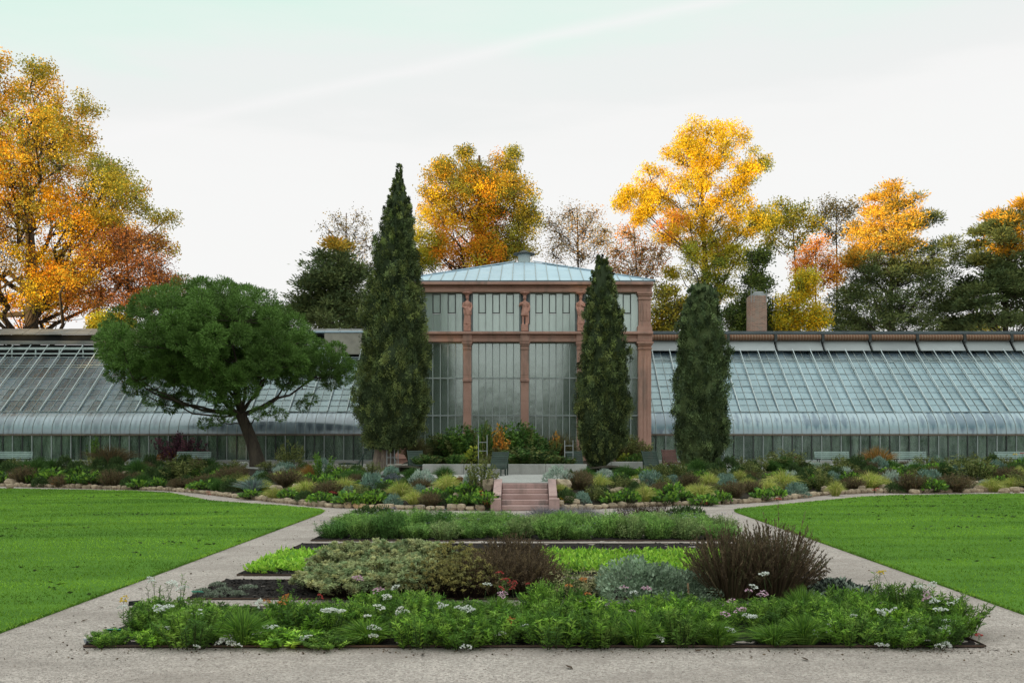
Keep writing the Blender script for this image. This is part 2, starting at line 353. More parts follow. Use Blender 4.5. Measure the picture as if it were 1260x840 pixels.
# ground surfaces
def gravel(name, a, b, c3, sc=1.0):
    m, t, o = new_mat(name); p = prin(t, .95, .15); w = coords(t, 'World')
    v = N(t, 'ShaderNodeTexVoronoi'); v.inputs['Scale'].default_value = 60 * sc; t.links.new(w, v.inputs['Vector'])
    sv = N(t, 'ShaderNodeSeparateColor'); t.links.new(v.outputs['Color'], sv.inputs[0])
    big = noise(t, coords(t, 'World', (.5, 1, 1)), .8, 6, .6); mid = noise(t, w, 5, 5, .7)
    c = mixc(t, sv.outputs[0], a, b)
    c = mixc(t, ramp(t, big, [(.38, (0, 0, 0)), (.68, (.7, .7, .7))]), c, c3)
    c = mixc(t, mth(t, 'MULTIPLY', ramp(t, mid, [(.35, (1, 1, 1)), (.55, (0, 0, 0))]), .22), c, tuple(x * .6 for x in a))
    t.links.new(c, p.inputs['Base Color'])
    h = mth(t, 'ADD', mth(t, 'MULTIPLY', v.outputs['Distance'], -1), mth(t, 'MULTIPLY', mid, .25))
    t.links.new(bump(t, h, .7, .02), p.inputs['Normal']); t.links.new(p.outputs[0], o.inputs[0]); return m
MT['gravel'] = gravel('gravel', (.275, .225, .203), (.60, .512, .468), (.27, .222, .20), .8)
MT['terrace'] = gravel('terrace_gravel', (.38, .365, .35), (.45, .43, .41), (.33, .315, .30))
def soil(name, a, b):
    m, t, o = new_mat(name); p = prin(t, .95, .15); w = coords(t, 'World')
    n = noise(t, w, 14, 8, .75); n2 = noise(t, w, 70, 3)
    f = mth(t, 'ADD', mth(t, 'MULTIPLY', n, .6), mth(t, 'MULTIPLY', n2, .4))
    t.links.new(ramp(t, f, [(.35, b), (.68, a)]), p.inputs['Base Color']); t.links.new(bump(t, f, 1, .06), p.inputs['Normal'])
    t.links.new(p.outputs[0], o.inputs[0]); return m
MT['soil'] = soil('dark_soil', (.045, .036, .033), (.010, .008, .008))
MT['slope'] = soil('bed_soil', (.07, .055, .04), (.018, .014, .011))
MT['earth'] = soil('earth', (.10, .09, .05), (.05, .05, .025))
def lawnmat():
    m, t, o = new_mat('lawn_turf'); p = prin(t, .9, .1); w = coords(t, 'World')
    n = noise(t, coords(t, 'World', (.5, 1.5, 1)), .7, 6, .62); n2 = noise(t, coords(t, 'World', (6, 14, 1)), 3, 4, .7)
    f = mth(t, 'ADD', mth(t, 'MULTIPLY', n, .6), mth(t, 'MULTIPLY', n2, .4))
    t.links.new(ramp(t, f, [(.32, (.05, .12, .014)), (.5, (.085, .19, .02)), (.68, (.13, .26, .03))]), p.inputs['Base Color'])
    t.links.new(bump(t, n2, .8, .04), p.inputs['Normal']); t.links.new(p.outputs[0], o.inputs[0]); return m
MT['lawn'] = lawnmat()
# ------------------------------------------------------------------ terrain
T = 0.87
_bl = [(-70, 57), (-45, 54), (-26.8, 51), (-17, 47), (-14.5, 44.6), (-11.5, 40.6), (-7.1, 35.7), (-4, 34.5), (-1.05, 34.0),
       (1.05, 34.0), (4.7, 36.2), (8.0, 37.6), (8.8, 38.2), (10.7, 40.2), (13, 43.2), (15.4, 44.9), (18.3, 44.9), (23.3, 46.2), (45, 49), (70, 52)]
_bx, _by = np.array(_bl).T
def yb(x): return np.interp(x, _bx, _by)
def Ls(x): return np.interp(np.abs(x), [1.0, 2.5, 6, 12, 20], [1.75, 5.0, 8.0, 8.0, 7.2])
def gz(x, y):
    """height of the ground"""
    x = np.asarray(x, float); y = np.asarray(y, float)
    s = (y - yb(x)) / Ls(x)
    z = np.where(s < 0, 0, .06 + (T - .06) * np.clip(s, 0, 1) ** .92)
    return np.where((np.abs(x) < 1.05), np.where(y < 34, 0, T), z)
def hit(px, py, dmin=8):
    d = np.arange(dmin, 62, .04); x = (px - CX) / F * d; zr = EYE + (CY - py) / F * d
    k = np.argmax(zr <= gz(x, d)) if (zr <= gz(x, d)).any() else len(d) - 1
    return Vector((x[k], d[k], float(gz(x[k], d[k]))))
def grid_mesh(name, xs, ys, zf, m, smooth=True):
    X, Y = np.meshgrid(xs, ys); Z = zf(X, Y); v = np.stack([X, Y, Z], 2).reshape(-1, 3); nx = len(xs)
    i = np.arange(len(ys) - 1)[:, None] * nx + np.arange(nx - 1)[None]; i = i.ravel()
    return MB().add(v, np.stack([i, i+1, i+1+nx, i+nx], 1)).build(name, m, smooth)
def poly_prism(name, pts, z0, z1, m, sides=True):
    bm = bmesh.new(); vs = [bm.verts.new((x, y, z1)) for x, y in pts]; f = bm.faces.new(vs)
    if f.normal.z < 0: f.normal_flip()
    if sides:
        lo = [bm.verts.new((x, y, z0)) for x, y in pts]; n = len(pts)
        for i in range(n): bm.faces.new((vs[i], vs[(i+1) % n], lo[(i+1) % n], lo[i]))
    bmesh.ops.recalc_face_normals(bm, faces=bm.faces[:])
    bmesh.ops.triangulate(bm, faces=[f for f in bm.faces if len(f.verts) > 4])
    me = bpy.data.meshes.new(name); bm.to_mesh(me); bm.free(); me.materials.append(m); return me
def struct(name, me): return tag(obj(name, me), kind='structure')
struct('ground', grid_mesh('ground', np.linspace(-1500, 1500, 13), np.linspace(-900, 2100, 13), lambda x, y: x * 0 - .02, MT['earth']))
struct('gravel_path', grid_mesh('gravel_path', np.linspace(-70, 70, 41), np.linspace(-14, 58, 31), lambda x, y: x * 0 - .004, MT['gravel']))
_rng = np.random.default_rng(7)
def slope_mesh(x0, x1, n):
    xs = np.linspace(x0, x1, n); ss = np.linspace(0, 1, 22); X = np.tile(xs, (22, 1)); Sg = np.tile(ss[:, None], (1, n))
    Y = yb(X) + Ls(X) * Sg
    Z = .06 + (T - .06) * Sg ** .92 + _rng.normal(size=X.shape) * .035 * (Sg * (1 - Sg) * 4)
    Z[-1] = T - .006; Z[0] = .03
    v = np.stack([X, Y, Z], 2).reshape(-1, 3); i = (np.arange(21)[:, None] * n + np.arange(n - 1)[None]).ravel()
    return MB().add(v, np.stack([i, i+1, i+1+n, i+n], 1)).build('rock_bed', MT['slope'], True)
struct('rock_bed', slope_mesh(-62, -1.06, 200)); struct('rock_bed', slope_mesh(1.06, 62, 200))
def terrace():
    xs = np.concatenate([np.linspace(-120, -1.06, 120), [-1.04, 1.04], np.linspace(1.06, 120, 120)])
    y0 = np.where(np.abs(xs) < 1.05, 35.62, yb(xs) + Ls(xs) - .02); ss = np.array([0, .2, 1.]); X = np.tile(xs, (3, 1)); Y = y0 + (160 - y0) * ss[:, None]
    n = len(xs); v = np.stack([X, Y, X * 0 + T], 2).reshape(-1, 3); i = (np.arange(2)[:, None] * n + np.arange(n - 1)[None]).ravel()
    return MB().add(v, np.stack([i, i+1, i+1+n, i+n], 1)).build('terrace', MT['terrace'])
struct('terrace', terrace())
LAWN_L = [(-6.7, -8), (-6.7, 12), (-6.68, 22), (-6.66, 32.6), (-6.75, 33.6), (-7.1, 34.5), (-8.6, 36), (-10.6, 37.6), (-12.3, 39), (-14.4, 42.2), (-15.9, 44.6),
          (-18.5, 46.4), (-25.3, 48.3), (-40, 51), (-60, 53), (-60, -8)]
LAWN_R = [(7.05, -8), (60, -8), (60, 48), (45, 46.3), (30, 44.6), (22.1, 43.9), (18, 43.1), (15.9, 42.6), (14.1, 41.5), (12.6, 39.9), (11.1, 38.4), (9.4, 36.6), (8.0, 35.2), (7.3, 34.3), (7.07, 33.2), (7.05, 20)]
def inpoly(x, y, poly):
    r = np.zeros(len(x), bool); n = len(poly)
    for i in range(n):
        (x1, y1), (x2, y2) = poly[i], poly[(i+1) % n]
        if y1 == y2: continue
        c = ((y1 > y) != (y2 > y)) & (x < (x2 - x1) * (y - y1) / (y2 - y1) + x1); r ^= c
    return r
def smooth_noise(x, y, seed, sc):
    g = np.random.default_rng(seed); v = 0
    for k in range(7):
        a, f, ph = g.uniform(0, 6.28), sc * g.uniform(.5, 2.4), g.uniform(0, 6.28)
        v = v + np.sin(f * (x * math.cos(a) + 2.2 * y * math.sin(a)) + ph)
    return v / 7 + .5
def pick0(g, n): return np.array([[.045, .07, .022]]) * g.uniform(.5, 1.6, (n, 1))
for nm, poly, seed in (('lawn', LAWN_L, 3), ('lawn', LAWN_R, 4)):
    struct(nm, poly_prism(nm, poly, -.03, .03, MT['lawn']))
    g = np.random.default_rng(seed); n = 420000
    y = 9 + 45 * g.random(n) ** 1.05; x = (g.random(n) * 2 - 1) * (.56 * y + 7)
    k = inpoly(x, y, poly); x, y = x[k], y[k]
    # a fringe along the cut edge
    ex, ey = [], []
    for i in range(len(poly)):
        (x1, y1), (x2, y2) = poly[i], poly[(i+1) % len(poly)]
        if max(abs(x1), abs(x2)) > 41: continue
        q = int(math.hypot(x2 - x1, y2 - y1) * 60); u = g.random(q)
        ex.append(x1 + (x2 - x1) * u + g.normal(size=q) * .025); ey.append(y1 + (y2 - y1) * u + g.normal(size=q) * .02)
    x = np.concatenate([x] + ex); y = np.concatenate([y] + ey); n = len(x)
    tone = smooth_noise(x * .45, y, 5, .8) * .8 + smooth_noise(x * .5, y, 6, 3) * .2
    tone = np.clip(.5 + (tone - .5) * 1.2 + g.normal(size=n) * .08, 0, 1)[:, None]
    col = np.array([[.085, .185, .018]]) * (1 - tone) + np.array([[.27, .47, .045]]) * tone
    dark = (smooth_noise(x, y, 8, 2.2) > .70) & (g.random(n) < .3); col[dark] *= .5
    h = np.clip(.032 + .007 * g.normal(size=n), .015, .06); wd = .006 + .00026 * y
    base = np.stack([x, y, np.full(n, .02)], 1); ln = g.normal(size=(n, 3)) * .55; ln[:, 2] = 1
    tip = base + ln * h[:, None] * 1.3; mb = MB()
    V = np.cross(ln, g.normal(size=(n, 3))); V /= np.linalg.norm(V, axis=1, keepdims=True)
    vv = np.stack([base - V * wd[:, None], base + V * wd[:, None], tip], 1).reshape(-1, 3)
    mb.add(vv, np.arange(n)[:, None] * 3 + np.arange(3)[None], np.repeat(col, 3, 0))
    side = 'left' if seed == 3 else 'right'
    tag(obj('lawn_grass', mb.build('lawn_grass', MT['grass'])), kind='stuff', label='short mown green grass of the %s lawn' % side, cat='grass')
g = np.random.default_rng(61); n = 90000
y = 12 + 32 * g.random(n); x = (g.random(n) * 2 - 1) * .56 * y
pr = np.where(x > 0, np.clip((smooth_noise(x * .5, y, 14, .8) - .38) * 2.2, 0, 1) * np.clip((x - 7.5) / 5, 0, 1), np.clip((smooth_noise(x * .5, y, 16, .8) - .55) * 1.6, 0, 1)) * np.clip((smooth_noise(x, y, 15, 3.1) - .42) * 4, 0, 1)
k = (inpoly(x, y, LAWN_R) | inpoly(x, y, LAWN_L)) & (g.random(n) < pr * .16)
x, y = x[k][:2600], y[k][:2600]; n = len(x)
tag(obj('worm_casts', MB().cards(np.stack([x, y, np.full(n, .05)], 1), np.stack([np.ones(n), g.normal(size=n) * .35, g.normal(size=n) * .12], 1), g.uniform(.05, .16, n), g.uniform(.03, .06, n), pick0(g, n), 0, g).build('worm_casts', MT['grass'])), 'dark specks of soil and leaf bits in the lawn', 'litter', kind='stuff')
# the planted beds between the lawns: soil with a low rusty edging
def bumpy(x, y): return .015 + .03 * (smooth_noise(x, y, 12, 5) - .5) + .02 * np.random.default_rng(5).normal(size=np.shape(x)) * .6
BEDS = [(-5.25, 5.5, 11.85, 14.6), (-5.2, 5.35, 15.35, 17.35), (-5.2, 5.3, 18.0, 23.3), (-5.15, 5.2, 24.0, 30.6)]
for i, (x0, x1, y0, y1) in enumerate(BEDS):
    struct('soil_bed', grid_mesh('soil_bed', np.linspace(x0, x1, 120), np.linspace(y0, y1, 40), bumpy, MT['soil'], False))
    e = thing('bed_edging', ['thin rusty edging round the front flower row', 'thin rusty edging round the second planting row',
              'thin rusty edging round the bright green planting row', 'thin rusty edging round the feathery back row'][i], 'edging', ((x0+x1)/2, y0, 0))
    cx = (x0 + x1) / 2
    for a, b in (((x0-cx, 0, .02), (x1-cx, 0, .02)), ((x0-cx, y1-y0, .02), (x1-cx, y1-y0, .02)), ((x0-cx, .01, .02), (x0-cx, y1-y0-.01, .02)), ((x1-cx, .01, .02), (x1-cx, y1-y0-.01, .02))):
        bar('edging_strip', a, b, .008, .022, MT['corten'], e)
# clods on the soil, pebbles on the path
def pebbles(name, x, y, z, r, cols, m, seed, label, cat):
    g = np.random.default_rng(seed); n = len(x)
    o8 = np.array([[1,0,0],[-1,0,0],[0,1,0],[0,-1,0],[0,0,1],[0,0,-1]], float)
    f8 = np.array([[0,2,4],[2,1,4],[1,3,4],[3,0,4],[2,0,5],[1,2,5],[3,1,5],[0,3,5]])
    v = o8[None] * (r[:, None, None] * g.uniform(.6, 1.3, (n, 6, 1))) * np.array([1.1, 1, .65])
    a = g.uniform(0, 6.28, n); c, s = np.cos(a)[:, None], np.sin(a)[:, None]
    vx = v[:, :, 0] * c - v[:, :, 1] * s + x[:, None]; vy = v[:, :, 0] * s + v[:, :, 1] * c + y[:, None]; vz = v[:, :, 2] + z[:, None]
    f = (np.arange(n)[:, None, None] * 6 + f8[None]).reshape(-1, 3)
    tag(obj(name, MB().add(np.stack([vx, vy, vz], 2).reshape(-1, 3), f, np.repeat(cols, 6, 0)).build(name, m)), label, cat, kind='stuff')
g = np.random.default_rng(21); n = 15000
y = 9.6 + 12 * g.random(n) ** 1.6; x = (g.random(n) * 2 - 1) * .56 * y
k = (np.abs(x) < 6.7) & ~((np.abs(x) < 5.3) & (y > 11.7) & (y < 14.7)) & ~((np.abs(x) < 5.25) & (y > 15.3)); x, y = x[k], y[k]; n = len(x)
tone = g.random((n, 1)); pc = np.array([[.27, .23, .215]]) * (1 - tone) + np.array([[.58, .53, .50]]) * tone
pebbles('path_pebbles', x, y, np.full(n, .001), g.uniform(.003, .008, n), pc, MT['petal'], 22, 'loose pebbles scattered over the gravel path', 'pebbles')
g = np.random.default_rng(24); n = 900; u = g.random(n); x = g.uniform(-5.6, 5.9, n); y = np.where(u < .35, 11.75 - np.abs(g.normal(size=n)) * .25, np.where(u < .6, 15.0 + g.normal(size=n) * .25, 10 + 24 * g.random(n)))
x = np.where(u > .6, np.sign(x) * (5.5 + 1.2 * g.random(n) ** 2), x); k = ~((np.abs(x) < 5.2) & (y > 15.4)); x, y = x[k], y[k]; n = len(x)
tag(obj('path_litter', MB().cards(np.stack([x, y, np.full(n, .006)], 1), np.stack([g.normal(size=n), g.normal(size=n), g.normal(size=n) * .15], 1), g.uniform(.015, .05, n), g.uniform(.01, .025, n), np.array([[.10, .07, .045]]) * g.uniform(.4, 1.6, (n, 1)), 0, g).build('path_litter', MT['leaf'])), 'tiny dry leaf bits scattered on the gravel', 'litter', kind='stuff')
x, y = [], []
for (x0, x1, y0, y1), q in zip(BEDS, (1400, 3200, 2600, 600)):
    x.append(g.uniform(x0+.05, x1-.05, q)); y.append(g.uniform(y0+.04, y1-.04, q))
x = np.concatenate(x); y = np.concatenate(y); n = len(x); tone = g.random((n, 1)) ** 2
pebbles('bark_mulch', x, y, bumpy(x, y) + .008, g.uniform(.012, .032, n), np.array([[.010, .008, .008]]) * (1 - tone) + np.array([[.075, .06, .052]]) * tone, MT['petal'], 23, 'dark bark mulch lying on the soil beds', 'mulch')
# ------------------------------------------------------------------ steps
def unit_mesh(name, m, bev=.0):
    bm = bmesh.new(); bmesh.ops.create_cube(bm, size=1)
    if bev: bmesh.ops.bevel(bm, geom=bm.edges[:], offset=bev, segments=1, affect='EDGES')
    me = bpy.data.meshes.new(name); bm.to_mesh(me); bm.free(); me.materials.append(m); return me
st = thing('stone_steps', 'reddish stone steps between two sloping cheek walls', 'steps', (0.0, 34, 0))
for i in range(5):
    bevbox('step', (0.03, .24 + .33 * i + .1, .087 + .174 * i), (1.62, .60, .174), MT['stepstone'], st, .018)
for s in (-1, 1):
    x = .03 + s * .965
    mb = MB(); v = []
    for xx in (x - .14, x + .14):
        v += [(xx, .28, 0), (xx, .28, .50), (xx, .42, .56), (xx, 1.75, 1.0), (xx, 2.05, 1.0), (xx, 2.05, 0)]
    mb.add(v, [[0, 1, 2, 5], [2, 3, 4, 5], [6, 11, 8, 7], [8, 11, 10, 9], [0, 6, 7, 1], [1, 7, 8, 2], [2, 8, 9, 3], [3, 9, 10, 4], [4, 10, 11, 5]])
    obj('cheek_wall', mb.build('cheek_wall', MT['stepstone']), st)
    bevbox('end_pier', (x + s * .03, .09, .21), (.36, .38, .42), MT['stepstone'], st, .02)
# ------------------------------------------------------------------ central glass pavilion
PY = 58.0
pv = thing('glass_pavilion', 'tall red sandstone and glass pavilion in the middle of the greenhouse', 'greenhouse', (0, PY, T))
def Z(py, D=PY): return EYE + (CY - py) / F * D - T
z_lo, z_ent0, z_ent1, z_fr0, z_fr1 = .42, Z(421), Z(408.5), Z(360), Z(349.5)
XC = (-3.31, 0.03, 3.29); XE = (6.64, 7.4)
bevbox('plinth', (0, .02, .2), (14.8, .5, .4), MT['sandstone'], pv, .03)
def pilaster(x, w, z0, z1, d, name='pilaster'):
    mb = MB(); h = z1 - z0; nj = max(2, int((h - .8) / 1.2))
    for (a, b, ww, dd) in ((0, .28, 1.22, 1.5), (.28, .36, 1.12, 1.25), (.36, h - .42, .955, .88), *[(.36 + (h - .78) * k / nj + .012, .36 + (h - .78) * (k + 1) / nj - .012, 1, 1) for k in range(nj)], (h - .42, h - .36, 1.12, 1.3), (h - .36, h - .2, 1.02, 1.1), (h - .2, h - .1, 1.16, 1.5), (h - .1, h, 1.3, 1.8)):
        mb.box((x, -d * dd / 2 + .05, z0 + (a + b) / 2), (w * ww, d * dd + .1, b - a - .002))
    if w > .6:
        for k in (-.28, 0, .28): mb.box((x + k * w, -d - .012, z0 + h * .5), (w * .16, .03, h - 1.3))
    return obj(name, mb.build(name, MT['sandstone']), pv)
for x in XC: pilaster(x, .46, z_lo - .02, z_ent0, .16)
for s in (-1, 1): pilaster(s * 7.0, .74, z_lo - .02, z_ent0, .26, 'corner_pilaster'); pilaster(s * 7.0, .70, z_ent1, z_fr0, .20, 'corner_pilaster')
for x in XC:
    bevbox('pilaster_band', (x, -.11, Z(468)), (.54, .22, .16), MT['sandstone'], pv, .02)
# entablature mouldings: (bottom, top, projection)
for nm, z0, z1, pr in (('architrave', z_ent0, z_ent0 + .22, .24), ('frieze_band', z_ent0 + .222, z_ent1 - .16, .18), ('string_course', z_ent1 - .158, z_ent1, .40),
                       ('architrave', z_fr0, z_fr0 + .24, .22), ('frieze_band', z_fr0 + .242, z_fr1 - .10, .16), ('cornice', z_fr1 - .098, z_fr1 + .06, .46)):
    bevbox(nm, (0, .15 - pr / 2, (z0 + z1) / 2), (14.72 + pr * .55, .3 + pr, z1 - z0), MT['sandstone'], pv, .025)
bevbox('lead_flashing', (0, -.02, z_ent1 + .012), (14.95, .46, .02), MT['steel'], pv, .004)
bevbox('gutter', (0, -.22, z_fr1 + .12), (15.2, .2, .11), MT['slate'], pv, .02)
for x in XC + (-7.0, 7.0):
    bevbox('entablature_block', (x, -.14, (z_ent0 + z_ent1) / 2 - .05), (.56 if abs(x) < 5 else .86, .28, z_ent1 - z_ent0 - .14), MT['sandstone'], pv, .02)
pane_u = {k: unit_mesh('pane_' + k, MT[k]) for k in ('pane_hi', 'pane_lo', 'pane_base', 'pane_roof_r', 'pane_roof_l', 'pane_curve_r', 'pane_curve_l')}
bays = [(-6.66, -3.56), (-3.06, -.22), (.28, 3.04), (3.54, 6.66)]
rows = [(z_lo + .1, Z(511)), (Z(511), Z(465)), (Z(465), z_ent0 - .03)]
for bx0, bx1 in bays:
    n = 7; w = (bx1 - bx0) / n
    for r, (z0, z1) in enumerate(rows):
        for i in range(n):
            obj('pane', pane_u['pane_lo'], pv, loc=(bx0 + (i + .5) * w, .115 + random.uniform(-.006, .006), (z0 + z1) / 2), sc=(w - .01, .012, z1 - z0 - .012), rot=(random.gauss(0, .003), 0, random.gauss(0, .003)))
        bar('glazing_bar', (bx0, .08, z0), (bx1, .08, z0), .07, .075, MT['greybar'], pv)
    bar('glazing_bar', (bx0, .08, z_ent0 - .035), (bx1, .08, z_ent0 - .035), .07, .075, MT['greybar'], pv)
    for i in range(n + 1):
        bar('mullion', (bx0 + i * w, .075, z_lo), (bx0 + i * w, .075, z_ent0 - .02), .05, .09, MT['greybar'], pv)
    # upper lights over the entablature
    u0, u1 = bx0 - .0, bx1 + .0; w = (u1 - u0) / 7; zb, zt = z_ent1 + .05, z_fr0 - .05
    for i in range(7):
        vent = i in (1, 3, 5); zs = zb + (zt - zb) * .47
        for z0, z1 in ([(zb, zs), (zs, zt)] if vent else [(zb, zt)]):
            obj('pane', pane_u['pane_hi'], pv, loc=(u0 + (i + .5) * w, .115, (z0 + z1) / 2), sc=(w - .01, .012, z1 - z0 - .01), rot=(random.gauss(0, .006), 0, random.gauss(0, .008)))
        if vent:
            xc = u0 + (i + .5) * w; fw = w * .48
            mb = MB()
            for xx in (-fw, fw): mb.box((xx, 0, 0), (.05, .06, zt - zs - .02))
            for dz in (-1, 1): mb.box((0, 0, dz * ((zt - zs) / 2 - .035)), (2 * fw - .05, .06, .05))
            obj('vent_frame', mb.build('vent_frame', MT['iron']), pv, loc=(xc, .085, (zs + zt) / 2))
    for i in range(8): bar('mullion', (u0 + i * w, .09, zb - .04), (u0 + i * w, .09, zt + .04), .035, .05, MT['greybar'], pv)
    for z in (zb - .02, zt + .02): bar('glazing_bar', (u0, .085, z), (u1, .085, z), .06, .06, MT['greybar'], pv)
# slate blue strips each side of the caryatids
for x in XC:
    bevbox('backing_strip', (x, .13, (z_ent1 + z_fr0) / 2), (.64, .06, z_fr0 - z_ent1 - .02), MT['slate'], pv, .005)
# sides, back and floor
DEP = 14.0
for s in (-1, 1):
    for zz0, zz1, pk in ((z_lo + .1, z_ent0 - .03, 'pane_lo'), (z_ent1 + .05, z_fr0 - .05, 'pane_hi')):
        for i in range(8): obj('pane', pane_u[pk], pv, loc=(s * 7.2, .55 + (i + .5) * 1.63, (zz0 + zz1) / 2), sc=(.012, 1.60, zz1 - zz0))
    for i in range(9): bar('mullion', (s * 7.24, .5 + i * 1.63, z_lo), (s * 7.24, .5 + i * 1.63, z_fr0), .06, .08, MT['greybar'], pv)
    for nm, z0, z1, pr in (('frieze_band', z_ent0, z_ent1, .3), ('frieze_band', z_fr0, z_fr1 - .1, .25), ('cornice', z_fr1 - .098, z_fr1 + .06, .5)):
        bevbox(nm, (s * (7.22 + pr * .35), .32 + DEP / 2, (z0 + z1) / 2), (pr * .7, DEP - .05, z1 - z0), MT['sandstone'], pv, .02)
    bevbox('plinth', (s * 7.25, .32 + DEP / 2, .2), (.4, DEP - .1, .4), MT['sandstone'], pv, .02)
bevbox('back_wall', (0, DEP + .2, z_fr1 / 2), (14.7, .3, z_fr1), MT['masonry'], pv, .02)
# hipped roof: standing seam sheets, two to a strip
rz0, rz1 = z_fr1 + .17, Z(323, 65) ; ex, ey0, ey1, apx = 7.6, -.28, DEP + .5, .62
ym = (ey0 + ey1) / 2
def roof_side(fn, half, n, nm):
    """fn(u,v): u along the eave -half..half, v 0..1 up the slope"""
    us = np.linspace(-half, half, n + 1)
    for i in range(n):
        a, b = us[i], us[i + 1]
        vm = lambda u: 1.0 if abs(u) <= apx else 1 - (abs(u) - apx) / (half - apx)
        va, vb = vm(a), vm(b); vsplit = .52
        polys = []
        lo = [(a, 0), (b, 0), (b, min(vb, vsplit)), (a, min(va, vsplit))]; polys.append(lo)
        if max(va, vb) > vsplit + .03:
            up = [(a, min(va, vsplit)), (b, min(vb, vsplit)), (b, vb), (a, va)]; polys.append(up)
        for pl in polys:
            t = [fn(u, v) for u, v in pl]; t2 = [p + Vector((0, 0, -.03)) for p in t]
            gap = .015; c = sum(t, Vector()) / 4; t = [p + (c - p) * gap for p in t]
            o = obj('roof_sheet', MB().add([tuple(p) for p in t + t2], [[0,1,2,3],[7,6,5,4],[0,4,5,1],[1,5,6,2],[2,6,7,3],[3,7,4,0]]).build('roof_sheet', MT['zinc']), pv)
        if va > .03: bar('roof_seam', fn(a, 0) + Vector((0, 0, .02)), fn(a, va) + Vector((0, 0, .02)), .035, .05, MT['greybar'], pv)
def front(u, v): return Vector((u, ey0 + (ym - ey0) * v * .96, rz0 + (rz1 - rz0) * v))
def rear(u, v): return Vector((-u, ey1 - (ey1 - ym) * v * .96, rz0 + (rz1 - rz0) * v))
roof_side(front, ex, 22, 'front'); roof_side(rear, ex, 8, 'rear')
hl = (ey1 - ey0) / 2
def sidef(s):
    def f(u, v): return Vector((s * (ex - (ex - apx) * v), ym + (-s) * -u * 1.0, rz0 + (rz1 - rz0) * v))
    return f
for s in (-1, 1): roof_side(sidef(s), hl, 10, 'side')
for s in (-1, 1):
    for yy in (ey0, ey1):
        bar('hip_cap', (s * ex, yy, rz0 + .03), (s * apx, ym + (yy - ym) * .06, rz1 + .03), .12, .06, MT['zinc'], pv)
mb = MB(); mb.tube([(0, ym, rz1 - .15), (0, ym, rz1 + .56)], .42, 14); obj('vent_drum', mb.build('vent_drum', MT['whitebar']), pv)
mb = MB(); mb.tube([(0, ym, rz1 + .52), (0, ym, rz1 + .60), (0, ym, rz1 + .66), (0, ym, rz1 + .80)], [.72, .70, .40, .12], 16); obj('vent_hood', mb.build('vent_hood', MT['iron']), pv)
mb = MB(); mb.tube([(0, ym, rz1 + .75), (0, ym, rz1 + 1.1)], [.05, .015], 6); obj('finial', mb.build('finial', MT['iron']), pv)
